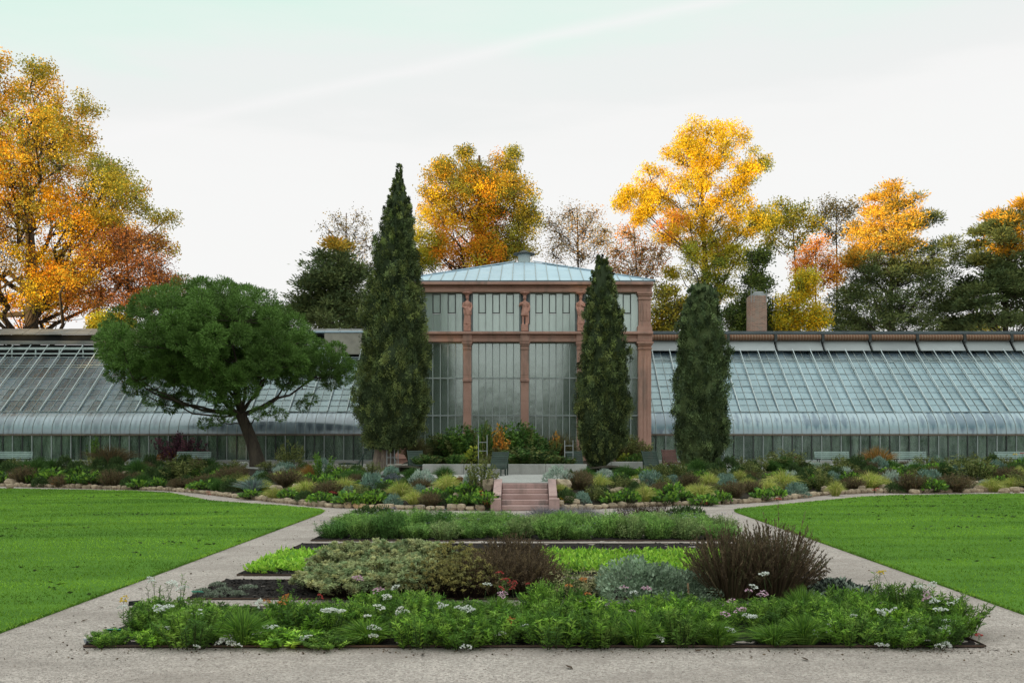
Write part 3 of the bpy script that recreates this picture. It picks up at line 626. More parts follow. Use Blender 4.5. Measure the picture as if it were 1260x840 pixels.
# caryatids: one continuous remeshed figure each, standing on a block under a capital
def statue(kind):
    g = np.random.default_rng({'robed': 1, 'tunic': 2, 'maiden': 3}[kind]); H = 1.62; mb = MB()
    def loft(rings, k=22, fold=0):
        v = []
        for (z, rx, ry, cx, cy, fd) in rings:
            for i in range(k):
                a = 2 * math.pi * i / k; w = 1 + fd * math.sin(a * 7 + z * 2.2) + fd * .6 * math.sin(a * 11 - z * 3)
                v.append((cx + rx * w * math.cos(a), cy + ry * w * math.sin(a), z))
        f = [[i*k+j, i*k+(j+1) % k, (i+1)*k+(j+1) % k, (i+1)*k+j] for i in range(len(rings)-1) for j in range(k)]
        mb.add(v, f); n = len(v)
        for e, o in ((0, 1), (len(rings) - 1, -1)):
            r = rings[e]; mb.add([(r[3], r[4], r[0])] + v[e*k:(e+1)*k], [[0, 1+(j+1) % k, 1+j][::o] for j in range(k)])
    if kind != 'tunic':
        loft([(0, .23, .19, 0, 0, .13), (.1, .22, .18, 0, 0, .12), (.45, .20, .17, .01, 0, .10), (.75, .205, .165, .015, 0, .08), (.90, .19, .15, .01, 0, .05), (1.02, .155, .125, 0, 0, .03),
              (1.15, .185, .14, 0, 0, .03), (1.27, .20, .125, 0, 0, .02), (1.33, .14, .10, 0, 0, 0), (1.37, .065, .065, 0, 0, 0), (1.46, .06, .06, 0, -.01, 0)])
        loft([(.95, .20, .16, .0, -.01, .1), (.80, .235, .19, .0, -.01, .12), (.62, .235, .19, .02, -.01, .14), (.55, .22, .18, .03, -.01, .14)])
    else:
        for s in (-1, 1):
            loft([(0, .075, .12, s * .105, -.03, 0), (.07, .06, .075, s * .10, 0, 0), (.22, .072, .08, s * .10, .01, 0), (.40, .075, .08, s * .095, 0, 0), (.62, .10, .105, s * .09, 0, 0), (.80, .11, .12, s * .08, 0, 0)], 14)
        loft([(.50, .235, .17, 0, 0, .12), (.70, .205, .16, 0, 0, .09), (.90, .165, .135, 0, 0, .05), (1.0, .15, .12, 0, 0, .03), (1.14, .195, .14, 0, 0, .02), (1.27, .215, .125, 0, 0, .02), (1.33, .14, .10, 0, 0, 0), (1.37, .07, .068, 0, 0, 0), (1.46, .065, .06, 0, -.01, 0)])
        mb.tube([(.20, -.05, .02), (.21, -.06, .6), (.19, -.05, .98)], [.07, .05, .05], 8)        # the drapery hanging at his side
    loft([(1.44, .055, .06, 0, -.02, 0), (1.47, .085, .09, 0, -.02, 0), (1.53, .10, .108, 0, -.02, 0), (1.60, .105, .112, 0, -.012, .03), (1.66, .09, .095, 0, 0, .04), (1.70, .05, .05, 0, 0, 0)], 16)
    mb.box((0, -.135, 1.535), (.03, .05, .05)); mb.tube([(0, .09, 1.55), (0, .12, 1.42), (0, .1, 1.30)], [.09, .08, .06], 8)   # nose, hair
    arms = {'robed': ([(-.20, 0, 1.27), (-.26, -.02, 1.02), (-.10, -.17, .93), (.02, -.17, .96)], [(.20, 0, 1.27), (.26, 0, 1.04), (.22, -.12, .84), (.20, -.15, .74)]),
            'tunic': ([(-.21, 0, 1.27), (-.31, -.02, 1.06), (-.24, -.15, 1.14), (-.16, -.16, 1.22)], [(.21, 0, 1.27), (.27, 0, 1.03), (.25, -.08, .82), (.23, -.1, .74)]),
            'maiden': ([(-.20, 0, 1.27), (-.25, -.01, 1.03), (-.22, -.1, .83), (-.20, -.12, .74)], [(.20, 0, 1.27), (.27, -.02, 1.05), (.12, -.16, 1.05), (.02, -.17, 1.12)])}[kind]
    for a in arms: mb.tube(a, [.068, .06, .048, .04], 10)
    me = mb.build('statue_raw', MT['statue']); ob = obj('statue_raw', me)
    md = ob.modifiers.new('r', 'REMESH'); md.mode = 'VOXEL'; md.voxel_size = .022
    sm = ob.modifiers.new('s', 'SMOOTH'); sm.iterations = 2; sm.factor = .4
    dg = bpy.context.evaluated_depsgraph_get(); me2 = bpy.data.meshes.new_from_object(ob.evaluated_get(dg))
    bpy.data.objects.remove(ob); me2.name = 'caryatid'; me2.materials.clear(); me2.materials.append(MT['statue'])
    me2.polygons.foreach_set('use_smooth', np.full(len(me2.polygons), True)); return me2
for x, kd, lb in zip(XC, ('robed', 'tunic', 'maiden'), ('robed sandstone figure', 'sandstone figure in a short tunic', 'sandstone maiden half behind the cypress')):
    zb = z_ent1 + .03; pd = .40
    bevbox('statue_block', (x, -.12, zb + pd / 2), (.42, .36, pd), MT['statue'], pv, .03)
    o = obj('caryatid', statue(kd), pv, loc=(x, -.14, zb + pd)); o['label'] = lb
    mb = MB(); q = z_fr0 - .005
    top = zb + pd + 1.70
    mb.tube([(x, -.12, top - .02), (x, -.12, top + .04), (x, -.12, top + .05), (x, -.12, q - .06), (x, -.12, q - .055), (x, -.12, q)], [.12, .13, .16, .25, .29, .29], 12)
    obj('capital', mb.build('capital', MT['statue'], False), pv)
# ------------------------------------------------------------------ the two greenhouse wings
FY = 62.0; SL = (69.1, 8.48)
def curve_pts(n):
    p0, p1, p2, p3 = [np.array(p) for p in ((FY, 2.72), (FY, 3.48), (62.44, 3.74), (62.95, 4.10))]
    t = np.linspace(0, 1, n)[:, None]; return (1-t)**3*p0 + 3*(1-t)**2*t*p1 + 3*(1-t)*t*t*p2 + t**3*p3
def sl0(f): return (62.95 + (SL[0] - 62.95) * f, 4.10 + (SL[1] - 4.10) * f)
sn = np.array([-(SL[1] - 4.10), SL[0] - 62.95]); sn = sn / np.linalg.norm(sn); ang = math.atan2(SL[1] - 4.10, SL[0] - 62.95)
NB, PIT = 54, .6065
def wing(s, label):
    wg = thing('greenhouse_wing', label, 'greenhouse', (s * 7.6, FY, T))
    k = 'l' if s < 0 else 'r'
    L = lambda x, y, z: Vector((s * x, y - FY, z - T))        # x from the pavilion end, world y and z
    X1 = NB * PIT; kf = 1.0 if s > 0 else .885
    sl = lambda f: sl0(f * kf)
    cp = curve_pts(9)
    # curved pane mesh with thickness
    mb = MB(); v = []
    for off in (0, .012):
        for (y, z) in cp:
            for xx in (-PIT / 2 + .012, PIT / 2 - .012): v.append((xx, y - FY + off, z - 2.72 - off * .3))
    m = len(cp) * 2; f = []
    for i in range(len(cp) - 1): f += [[2*i, 2*i+1, 2*i+3, 2*i+2], [m+2*i, m+2*i+2, m+2*i+3, m+2*i+1]]
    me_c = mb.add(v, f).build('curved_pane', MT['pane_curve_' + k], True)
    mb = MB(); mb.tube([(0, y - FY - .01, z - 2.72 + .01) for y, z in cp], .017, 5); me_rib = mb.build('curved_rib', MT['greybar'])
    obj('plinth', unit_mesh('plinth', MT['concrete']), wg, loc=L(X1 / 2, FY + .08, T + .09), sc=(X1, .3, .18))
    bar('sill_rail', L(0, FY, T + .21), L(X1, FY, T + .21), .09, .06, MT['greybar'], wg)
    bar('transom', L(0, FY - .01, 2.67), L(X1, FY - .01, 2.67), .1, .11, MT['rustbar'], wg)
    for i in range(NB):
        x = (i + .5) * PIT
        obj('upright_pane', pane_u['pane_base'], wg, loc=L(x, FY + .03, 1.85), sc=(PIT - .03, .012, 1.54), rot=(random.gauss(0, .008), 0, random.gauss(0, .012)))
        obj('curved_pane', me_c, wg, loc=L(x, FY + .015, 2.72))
        for r in range(5):
            y, z = sl((r + .5) / 5); ln = kf * math.hypot(SL[0] - 62.95, SL[1] - 4.10) / 5
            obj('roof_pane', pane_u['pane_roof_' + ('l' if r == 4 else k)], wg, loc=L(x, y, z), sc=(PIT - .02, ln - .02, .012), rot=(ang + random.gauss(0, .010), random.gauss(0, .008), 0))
    for i in range(NB + 1):
        x = i * PIT
        bar('post', L(x, FY - .012, T + .18), L(x, FY - .012, 2.62), .045, .07, MT['iron'] if i % 2 else MT['greybar'], wg)
        obj('curved_rib', me_rib, wg, loc=L(x, FY, 2.72))
        a, b = sl(.0), sl(1.0); o_ = sn * .03
        bar('glazing_bar', L(x, a[0] + o_[0], a[1] + o_[1]), L(x, b[0] + o_[0], b[1] + o_[1]), .022, .035, MT['greybar'], wg)
        if i % 2 == 0:        # the raised rails that carry the shading, every second bar
            o2 = sn * .32; e = sl0(1.09)
            bar('shade_rail', L(x, a[0] + sn[0] * .10, a[1] + sn[1] * .10), L(x, e[0] + o2[0], e[1] + o2[1]), .04, .05, MT['whitebar'], wg)
            if i % 4 == 0:
                for fr in (.33, .66):
                    y, z = sl(fr); hh = .10 + .22 * fr
                    bar('rail_stay', L(x, y + o_[0], z + o_[1]), L(x + .12, y + sn[0] * hh, z + sn[1] * hh), .025, .025, MT['iron'], wg)
    for r in range(6):
        y, z = sl(r / 5); h = .045
        bar('purlin', L(0, y + sn[0] * h, z + sn[1] * h), L(X1, y + sn[0] * h, z + sn[1] * h), .05 if r in (0, 5) else .024, .03, MT['whitebar'], wg)
    for r in range(5):
        y, z = sl((r + .5) / 5); bar('purlin', L(0, y + sn[0] * .02, z + sn[1] * .02), L(X1, y + sn[0] * .02, z + sn[1] * .02), .016, .02, MT['greybar'], wg)
    bar('purlin', L(0, sl(.84)[0] + sn[0] * .05, sl(.84)[1] + sn[1] * .05), L(X1, sl(.84)[0] + sn[0] * .05, sl(.84)[1] + sn[1] * .05), .04, .03, MT['whitebar'], wg)
    # back wall and ridge
    obj('back_wall', unit_mesh('back_wall', MT['masonry']), wg, loc=L(X1 / 2, 70.6, T + 3.7), sc=(X1, .4, 7.4))
    obj('end_wall', unit_mesh('end_wall', MT['masonry']), wg, loc=L(X1 + .1, 66.5, T + 1.3), sc=(.2, 8.5, 2.6))
    obj('ridge_board', unit_mesh('ridge_board', MT['darkboard']), wg, loc=L(X1 / 2, 69.42, 8.62 if s > 0 else 8.42), sc=(X1, .1, .75 if s > 0 else 1.05))
    bar('ridge_beam', L(0, 69.2, Z(435, 69.2) + T), L(X1, 69.2, Z(435, 69.2) + T), .09, .09, MT['whitebar'], wg)
    if s > 0:
        bar('ridge_coping', L(0, 69.75, Z(409.5, 69.6) + T), L(X1, 69.75, Z(409.5, 69.6) + T), .8, .2, MT['slate'], wg)
        obj('fascia', unit_mesh('fascia', MT['darkboard']), wg, loc=L(X1 / 2, 69.85, Z(420, 69.8) + T), sc=(X1, .1, 1.0))
        npn = 10; pl = X1 / npn; panel_me = unit_mesh('shade_panel', MT['panel'])
        mb = MB(); mb.tube([(-(pl - .22) / 2, 0, 0), ((pl - .22) / 2, 0, 0)], .20, 12); roll_me = mb.build('rolled_shade', MT['reed'])
        zt, zb = Z(418, 69.3) + T, Z(431.5, 68.7) + T
        for i in range(npn):
            xc = (i + .5) * pl; c = L(xc, 69.0, (zt + zb) / 2)
            obj('shade_panel', panel_me, wg, loc=c, sc=(pl - .16, math.hypot(.75, zt - zb), .03), rot=(math.atan2(zt - zb, .75), 0, 0))
            obj('rolled_shade', roll_me, wg, loc=L(xc, 69.15, Z(415.2, 69.15) + T))
        for i in range(npn + 1):
            x = i * pl
            bar('bracket', L(x, 69.0, Z(410.5, 69) + T), L(x, 68.95, Z(421, 69) + T), .12, .18, MT['iron'], wg)
            bar('bracket_arm', L(x, 69.1, Z(420, 69) + T), L(x, 68.5, Z(431, 68.5) + T), .07, .06, MT['iron'], wg)
    else:
        zr = Z(404.5, 70.2) + T; ze = Z(411.5, 69.2) + T
        n = 36; w = X1 / n
        for i in range(n):
            o = obj('ridge_plank', unit_mesh('ridge_plank', MT['board']) if i == 0 else plank_me, wg, loc=L((i + .5) * w, 69.75, (zr + ze) / 2 + random.uniform(-.012, .012)),
                    sc=(w - .02, math.hypot(1.1, zr - ze), .035), rot=(math.atan2(zr - ze, 1.1), 0, random.gauss(0, .004)))
            if i == 0: plank_me = o.data
        obj('fascia', unit_mesh('fascia', MT['darkboard']), wg, loc=L(X1 / 2, 69.55, Z(415.5, 69.5) + T), sc=(X1, .1, .42))  # board coloured near black to give the shadow gap under the planks
        bar('ridge_beam', L(0, 69.3, Z(421.5, 69.3) + T), L(X1, 69.3, Z(421.5, 69.3) + T), .3, .24, MT['board'], wg)
        bar('ridge_beam', L(0, 69.35, Z(428.7, 69.3) + T), L(X1, 69.35, Z(428.7, 69.3) + T), .2, .16, MT['whitebar'], wg)
        n = int(X1 / 1.65)
        for i in range(n + 1):
            bar('ridge_post', L(i * 1.65, 69.3, Z(439, 69.3) + T), L(i * 1.65, 69.3, Z(430, 69.3) + T), .08, .08, MT['whitebar'], wg)
        # the light sheet roof and stone block beside the pavilion
        bevbox('stone_block', tuple(L(4.9, 69.0, Z(423, 69) + T)), (2.6, .5, 1.5), MT['masonry'], wg, .02)
        for i in range(5): bevbox('sheet_cap', tuple(L(2.2 + i * 1.15, 69.55, Z(409.5, 69.4) + T)), (1.12, 1.7, .12), MT['zinc'], wg, .02)
    return wg
wing(-1, 'long low greenhouse wing left of the pavilion with boarded ridge')
wing(1, 'long low greenhouse wing right of the pavilion with rolled brown shades')
# chimney
ch = thing('brick_chimney', 'square brick chimney rising behind the right greenhouse wing', 'chimney', (M_(931 - CX, 74), 74, T))
zt = Z(365, 74); w = M_(20.5, 74)
bevbox('stack', (0, 0, zt / 2), (w, w, zt), MT['brick'], ch, .02)
bevbox('cap', (.05, 0, zt + .06), (w * .86, w * .9, .14), MT['steel'], ch, .02); bevbox('flue_cover', (.12, 0, zt + .24), (w * .55, w * .5, .2), MT['steel'], ch, .03)
for x, h in ((-.55, .9), (-.33, .95), (.58, .75)): bar('rod', (x, -.62, zt - .5), (x, -.62, zt + h * .6), .045, .045, MT['steel'], ch)
# ------------------------------------------------------------------ trees
def pick(g, n, pal, wts=None, jit=.14):
    pal = np.array(pal, float); i = g.choice(len(pal), n, p=None if wts is None else np.array(wts) / sum(wts))
    return pal[i] * (1 + g.normal(size=(n, 1)) * jit).clip(.4, 1.8)
def sph(g, n):
    v = g.normal(size=(n, 3)); return v / np.linalg.norm(v, axis=1, keepdims=True)
def tree(name, label, D, base, blobs, pals, per=26, dens=1.0, sig=.42, L=.26, Wd=.15, tr=.35, seed=1, bark='bark', needle=False, depth=.7, top=None, twig=.022, clones=2, group=None, twf=.4, wts=None, mat='leaf'):
    """base: photo pixel of the trunk foot; blobs: (x, y, r[, palette]) lobes of the crown in photo pixels, set out in depth round D"""
    g = np.random.default_rng(seed)
    bx = M_(base - CX, D); root = thing(name, label, 'tree', (bx, D, T), 0, group)
    o = np.array([bx, D, T])
    B = []
    xs = [P(b[0], b[1], D) for b in blobs]; xc = np.mean([p.x for p in xs]); hw = max(abs(p.x - xc) + M_(b[2], D) for p, b in zip(xs, blobs))
    for b, p in zip(blobs, xs):
        r = M_(b[2], D); room = math.sqrt(max(hw ** 2 - (p.x - xc) ** 2, (r * .6) ** 2)) * depth
        for c in range(clones):
            dy = room * (g.uniform(.15, .8) * (1 if c == 0 else -1)) if clones > 1 else g.uniform(-.4, .4) * room
            B.append((np.array([p.x, D + dy, p.z]) - o, r * g.uniform(.84, .93), b[3] if len(b) > 3 else pals, None))
    for c, r, pal, _ in list(B):                       # ragged outline: smaller sprays round every lobe
        for q in range(4):
            d = sph(g, 1)[0]; d[2] = d[2] * .8 + .15; B.append((c + d * r * g.uniform(.80, 1.02), r * g.uniform(.22, .34), pal, c))
    lv, tk = MB(), MB()
    cz = max(c[2] + r * .3 for c, r, _, _ in B); top = cz if top is None else EYE + (CY - top) / F * D - T
    cxm = np.average([c[0] for c, r, _, _ in B], weights=[r for c, r, _, _ in B])
    ts = np.linspace(0, 1, 9); tp = np.stack([cxm * ts ** 1.5 + .25 * np.sin(ts * 5 + seed), .3 * np.sin(ts * 4), ts * top], 1); tp[0, 0] = 0
    tk.tube(tp, tr * (1 - .85 * ts) + .02, 8)
    A, Bp, ra, rb = [], [], [], []
    for c, r, pal, par in B:
        hd = math.hypot(c[0] - cxm, c[1]); f = np.clip((c[2] - r * .4 - hd * .75) / top, .10, .9)
        s0 = np.array([np.interp(f, ts, tp[:, k]) for k in range(3)])
        if par is not None: s0 = par; hd = 0
        mid = s0 * .5 + c * .5 + np.array([0, 0, -.08 * hd]) + g.normal(size=3) * .12 * r
        q = np.linspace(0, 1, 6)[:, None]; pth = (1-q)**2*s0 + 2*(1-q)*q*mid + q*q*c; pth[1:-1] += g.normal(size=(4, 3)) * .17 * r
        r0 = tr * (1 - .85 * f) * .5 * min(1, .55 + r / 6) if par is None else .035; tk.tube(pth, np.linspace(r0, max(.018, r0 * .25), 6), 5)
        n = max(3, int(dens * 6.2 * r ** 2.1))
        cl = c + sph(g, n) * (r * g.random((n, 1)) ** .42) * np.array([1, 1, .95])
        k = g.integers(2, 6, n); st0 = pth[k]
        tw = g.random(n) < twf; s_, e_ = st0[tw], cl[tw]; nn = len(s_)
        qa = s_ * .62 + e_ * .38 + g.normal(size=(nn, 3)) * .13 * r; qb = s_ * .28 + e_ * .72 + g.normal(size=(nn, 3)) * .11 * r + np.array([0, 0, .06 * r])
        A += [s_, qa, qb]; Bp += [qa, qb, e_]; ra += [np.full(nn, twig * 1.7), np.full(nn, twig * 1.1), np.full(nn, twig * .7)]; rb += [np.full(nn, twig * 1.1), np.full(nn, twig * .7), np.full(nn, twig * .3)]
        ccol = pick(g, n, pal, None, .16)
        N_ = n * per; ci = np.repeat(np.arange(n), per)
        if needle:
            pos = cl[ci] + g.normal(size=(N_, 3)) * sig * np.array([1, 1, .42]); U = (pos - cl[ci]) * .9 + g.normal(size=(N_, 3)) * .16; U[:, 2] += .22
        else:
            pos = cl[ci] + np.clip(g.normal(size=(N_, 3)), -1.7, 1.7) * sig * np.array([1, 1, .8]); U = g.normal(size=(N_, 3)); U[:, 2] -= .35
        lc = ccol[ci] * (1 + g.normal(size=(N_, 1)) * .18).clip(.4, 1.7)
        lv.cards(pos, U, L * g.uniform(.7, 1.3, N_), Wd * g.uniform(.7, 1.3, N_), lc, 0, g)
    tk.sticks(np.concatenate(A), np.concatenate(Bp), np.concatenate(ra), np.concatenate(rb), k=3)
    obj('trunk', tk.build('trunk', MT[bark], True), root); obj('crown', lv.build('crown', MT[mat]), root)
    return root
OCH = [(.62, .36, .03), (.54, .35, .035), (.44, .34, .045), (.66, .33, .022), (.34, .30, .05), (.56, .26, .022)]
OLV = [(.34, .31, .045), (.44, .35, .045), (.24, .25, .045), (.50, .34, .035)]
ORG = [(.72, .29, .02), (.74, .35, .022), (.66, .22, .02), (.58, .32, .028)]
YEL = [(.78, .52, .022), (.70, .49, .03), (.80, .48, .02), (.56, .44, .04)]
YGR = [(.50, .44, .04), (.40, .40, .05), (.60, .45, .035), (.30, .33, .05)]
GRN = [(.10, .15, .035), (.075, .12, .03), (.15, .19, .035)]
RBR = [(.36, .13, .045), (.28, .11, .045), (.44, .18, .04), (.21, .10, .045)]
PNK = [(.38, .23, .11), (.32, .22, .10), (.28, .23, .10), (.42, .25, .09)]
COR = [(.60, .20, .05), (.55, .24, .05), (.62, .27, .06)]
PIN = [(.11, .14, .052), (.08, .11, .045), (.145, .17, .06)]
PIN_SUN = [(.56, .31, .035), (.46, .30, .04), (.62, .32, .03), (.22, .19, .045)]  # evening sun painted into the needle colour of the pine tops
tree('plane_tree', 'huge golden plane tree towering at the left end', 78, 38,
     [(26, 105, 36), (62, 150, 42, OLV+OCH), (10, 140, 50), (8, 210, 60), (100, 205, 48, OLV+OCH), (60, 255, 58), (142, 228, 34, OLV), (160, 248, 20, OLV), (120, 290, 46, OCH+YEL+ORG),
      (30, 318, 55, OCH+YEL), (85, 350, 48, ORG+OCH+YEL), (152, 284, 22, OLV+OCH), (20, 375, 40, ORG+YEL), (-50, 150, 70), (-60, 280, 80), (-120, 220, 80), (60, 95, 20, OLV), (145, 350, 24)], OCH, per=62, dens=1.05, sig=.38, L=.175, Wd=.118, tr=.75, seed=11, top=150, twig=.03)
tree('autumn_tree', 'sparse red-brown tree between golden plane and round pine', 74, 150,
     [(150, 300, 26), (182, 330, 26), (150, 350, 34), (200, 348, 18), (215, 352, 10), (118, 365, 22), (170, 375, 24), (130, 325, 22, RBR+ORG), (178, 298, 14)], RBR, per=44, dens=1.35, sig=.42, L=.15, Wd=.10, tr=.18, seed=12)
tree('yellow_bush', 'small yellow-green tree just above the left wing ridge', 73, 138, [(138, 396, 13), (124, 400, 9), (152, 398, 10)], YGR, per=50, dens=3.5, sig=.3, L=.18, Wd=.12, tr=.1, seed=13)
tree('bare_tree', 'nearly bare thin tree behind the tall left cypress', 88, 432,
     [(432, 285, 20), (410, 290, 14), (450, 300, 18), (425, 312, 22), (446, 330, 22), (400, 318, 12), (385, 340, 10), (418, 275, 8), (443, 270, 8)], [(.20, .19, .12), (.26, .2, .08), (.14, .13, .09)], per=6, dens=1.2, sig=.4, L=.17, Wd=.1, tr=.14, seed=14, twig=.018, twf=.8)
tree('dark_pine', 'dark green pine left of the tall cypress', 76, 408,
     [(416, 305, 9, PIN_SUN), (412, 322, 16), (400, 338, 22), (420, 348, 24), (438, 340, 14), (385, 355, 18), (372, 372, 12), (402, 372, 28), (432, 372, 20), (385, 392, 20), (415, 398, 28), (442, 395, 14), (362, 385, 8)], PIN, per=56, dens=1.5, sig=.34, L=.32, Wd=.085, tr=.25, seed=15, needle=True, mat='needle')
tree('orange_tree', 'broad glowing orange tree behind the pavilion roof', 84, 586,
     [(580, 222, 26, OLV+OCH), (556, 235, 30, OLV+OCH), (612, 222, 30, OLV+OCH), (535, 262, 26, OCH+YEL), (590, 262, 42, ORG+YEL+OCH), (560, 300, 34, ORG+ORG+YEL), (632, 246, 32, OLV+OCH), (650, 268, 20, OLV), (612, 300, 36, ORG+OLV),
      (528, 300, 20, YGR), (640, 300, 26, OLV), (575, 200, 9, OLV), (600, 322, 26, YEL+ORG), (628, 200, 10, OLV), (520, 322, 18, YGR), (548, 212, 8, OLV)], OCH, per=84, dens=1.15, sig=.36, L=.155, Wd=.105, tr=.5, seed=16)
tree('birch_tree', 'pale brown half bare tree right of the orange tree', 86, 705,
     [(700, 262, 18), (718, 285, 24), (690, 290, 20), (740, 300, 16), (676, 275, 12), (712, 312, 22), (730, 265, 10), (745, 285, 10), (680, 310, 14)], PNK + [(.22, .2, .1)], per=16, dens=1.25, sig=.45, L=.14, Wd=.09, tr=.16, seed=17, twig=.02, twf=.8)
tree('maple_tree', 'small coral maple between pavilion and ginkgo', 79, 786,
     [(775, 290, 16), (790, 310, 22), (760, 310, 12), (802, 332, 16), (775, 335, 14), (812, 315, 12), (758, 330, 10)], COR + PNK, per=22, dens=1.6, sig=.4, L=.145, Wd=.095, tr=.12, seed=18, twf=.8)
tree('ginkgo_tree', 'tall bright yellow ginkgo right of the pavilion', 82, 872,
     [(866, 172, 22), (838, 188, 22), (895, 180, 24), (862, 205, 28), (928, 205, 15, YGR), (905, 225, 24), (798, 228, 18), (772, 245, 13), (815, 248, 24), (855, 245, 34), (892, 262, 28), (842, 285, 26), (875, 300, 30, YEL+YGR),
      (915, 282, 22, YGR+YEL), (940, 268, 18, YGR), (820, 285, 16, COR+YEL), (905, 322, 22, YGR), (868, 335, 22, YGR+GRN), (838, 322, 14, YGR), (885, 360, 22, GRN+YGR), (790, 262, 10)], YEL, per=90, dens=.74, sig=.32, L=.18, Wd=.085, tr=.42, seed=19, top=185)
tree('yew_tree', 'dark green yew standing left of the brick chimney', 77, 932,
     [(936, 318, 11), (934, 345, 16), (930, 372, 20), (905, 385, 15), (940, 398, 20), (912, 405, 18)], GRN + PIN, per=60, dens=3, sig=.34, L=.2, Wd=.1, tr=.2, seed=20)
tree('olive_tree', 'olive-brown bushy tree beside the pavilion corner', 75, 822,
     [(818, 362, 15), (834, 382, 16), (808, 384, 13), (825, 400, 16), (845, 398, 12), (808, 404, 12), (850, 375, 10)], OLV + [(.12, .11, .035)], per=40, dens=2.4, sig=.33, L=.17, Wd=.11, tr=.14, seed=22)
tree('slim_tree', 'slim olive tree with bare stems right of the ginkgo', 90, 985,
     [(965, 258, 14), (985, 262, 12), (952, 278, 12), (948, 300, 10), (972, 275, 12), (1000, 275, 8), (978, 300, 10)], OLV, per=20, dens=1.6, sig=.44, L=.22, Wd=.14, tr=.14, seed=23, twf=.8)
tree('thin_tree', 'thin brown-leaved tree behind the big pine', 92, 1025,
     [(1018, 255, 14), (1036, 260, 16), (1008, 272, 11), (1045, 280, 13), (1025, 290, 14), (1050, 258, 9)], [(.2, .16, .07), (.26, .18, .06), (.15, .14, .06)], per=12, dens=1.5, sig=.44, L=.2, Wd=.12, tr=.14, seed=24, twf=.8)
tree('glowing_bush', 'sparse orange-red tree above the yellow-green bush', 84, 1002,
     [(994, 318, 16), (1015, 325, 16), (985, 330, 11), (1030, 335, 12), (1005, 300, 10), (1018, 345, 12)], COR + ORG, per=28, dens=1.7, sig=.4, L=.15, Wd=.095, tr=.12, seed=25, twf=.8)
tree('yellow_tree', 'dense yellow-green tree right of the brick chimney', 76, 985,
     [(985, 358, 20), (968, 380, 18), (1002, 384, 20), (975, 398, 16), (1002, 402, 14), (988, 342, 10), (958, 400, 10)], YGR + YEL, per=56, dens=2.2, sig=.34, L=.155, Wd=.11, tr=.16, seed=26)
tree('big_pine', 'large spreading pine with top coloured orange as if sunlit', 84, 1100,
     [(1093, 236, 10, PIN_SUN), (1090, 256, 16, PIN_SUN), (1112, 256, 13, PIN_SUN+PIN), (1076, 278, 18, PIN_SUN), (1100, 282, 20, PIN_SUN), (1120, 278, 14, PIN_SUN+PIN), (1140, 272, 9, PIN), (1062, 300, 18, PIN_SUN), (1086, 308, 22, PIN_SUN), (1110, 308, 20, PIN_SUN+PIN), (1052, 322, 12, PIN_SUN),
      (1070, 332, 24), (1102, 340, 26), (1134, 325, 22), (1160, 302, 11), (1164, 325, 12), (1142, 352, 26), (1060, 355, 24), (1038, 370, 16), (1100, 378, 32), (1066, 388, 22), (1152, 384, 24), (1030, 392, 14), (1176, 370, 12), (1180, 395, 12), (1078, 402, 15), (1128, 402, 18), (1045, 404, 12), (1165, 404, 12)],
     PIN, per=60, dens=1.1, sig=.34, L=.28, Wd=.075, tr=.36, seed=27, needle=True, mat='needle')
tree('edge_pine', 'tall dark pine at the far right edge', 80, 1246,
     [(1245, 262, 11, PIN_SUN), (1234, 282, 14, PIN_SUN+PIN), (1256, 285, 15, PIN_SUN), (1216, 300, 9), (1212, 282, 7), (1240, 308, 15, PIN_SUN), (1228, 328, 16), (1206, 345, 10), (1205, 322, 8), (1250, 330, 18), (1220, 352, 18), (1192, 362, 9), (1240, 362, 24), (1205, 380, 14),
      (1182, 376, 7), (1265, 350, 24), (1275, 310, 16, PIN_SUN), (1270, 385, 26), (1222, 395, 14), (1195, 400, 9)], PIN, per=60, dens=1.0, sig=.33, L=.34, Wd=.09, tr=.36, seed=28, needle=True, mat='needle')
tree('far_shrub', 'olive shrubs far behind the two right pines', 98, 1195, [(1185, 402, 10), (1204, 400, 9), (1222, 403, 9), (1170, 404, 9)], OLV, per=30, dens=2.6, sig=.4, L=.2, Wd=.13, tr=.1, seed=29)
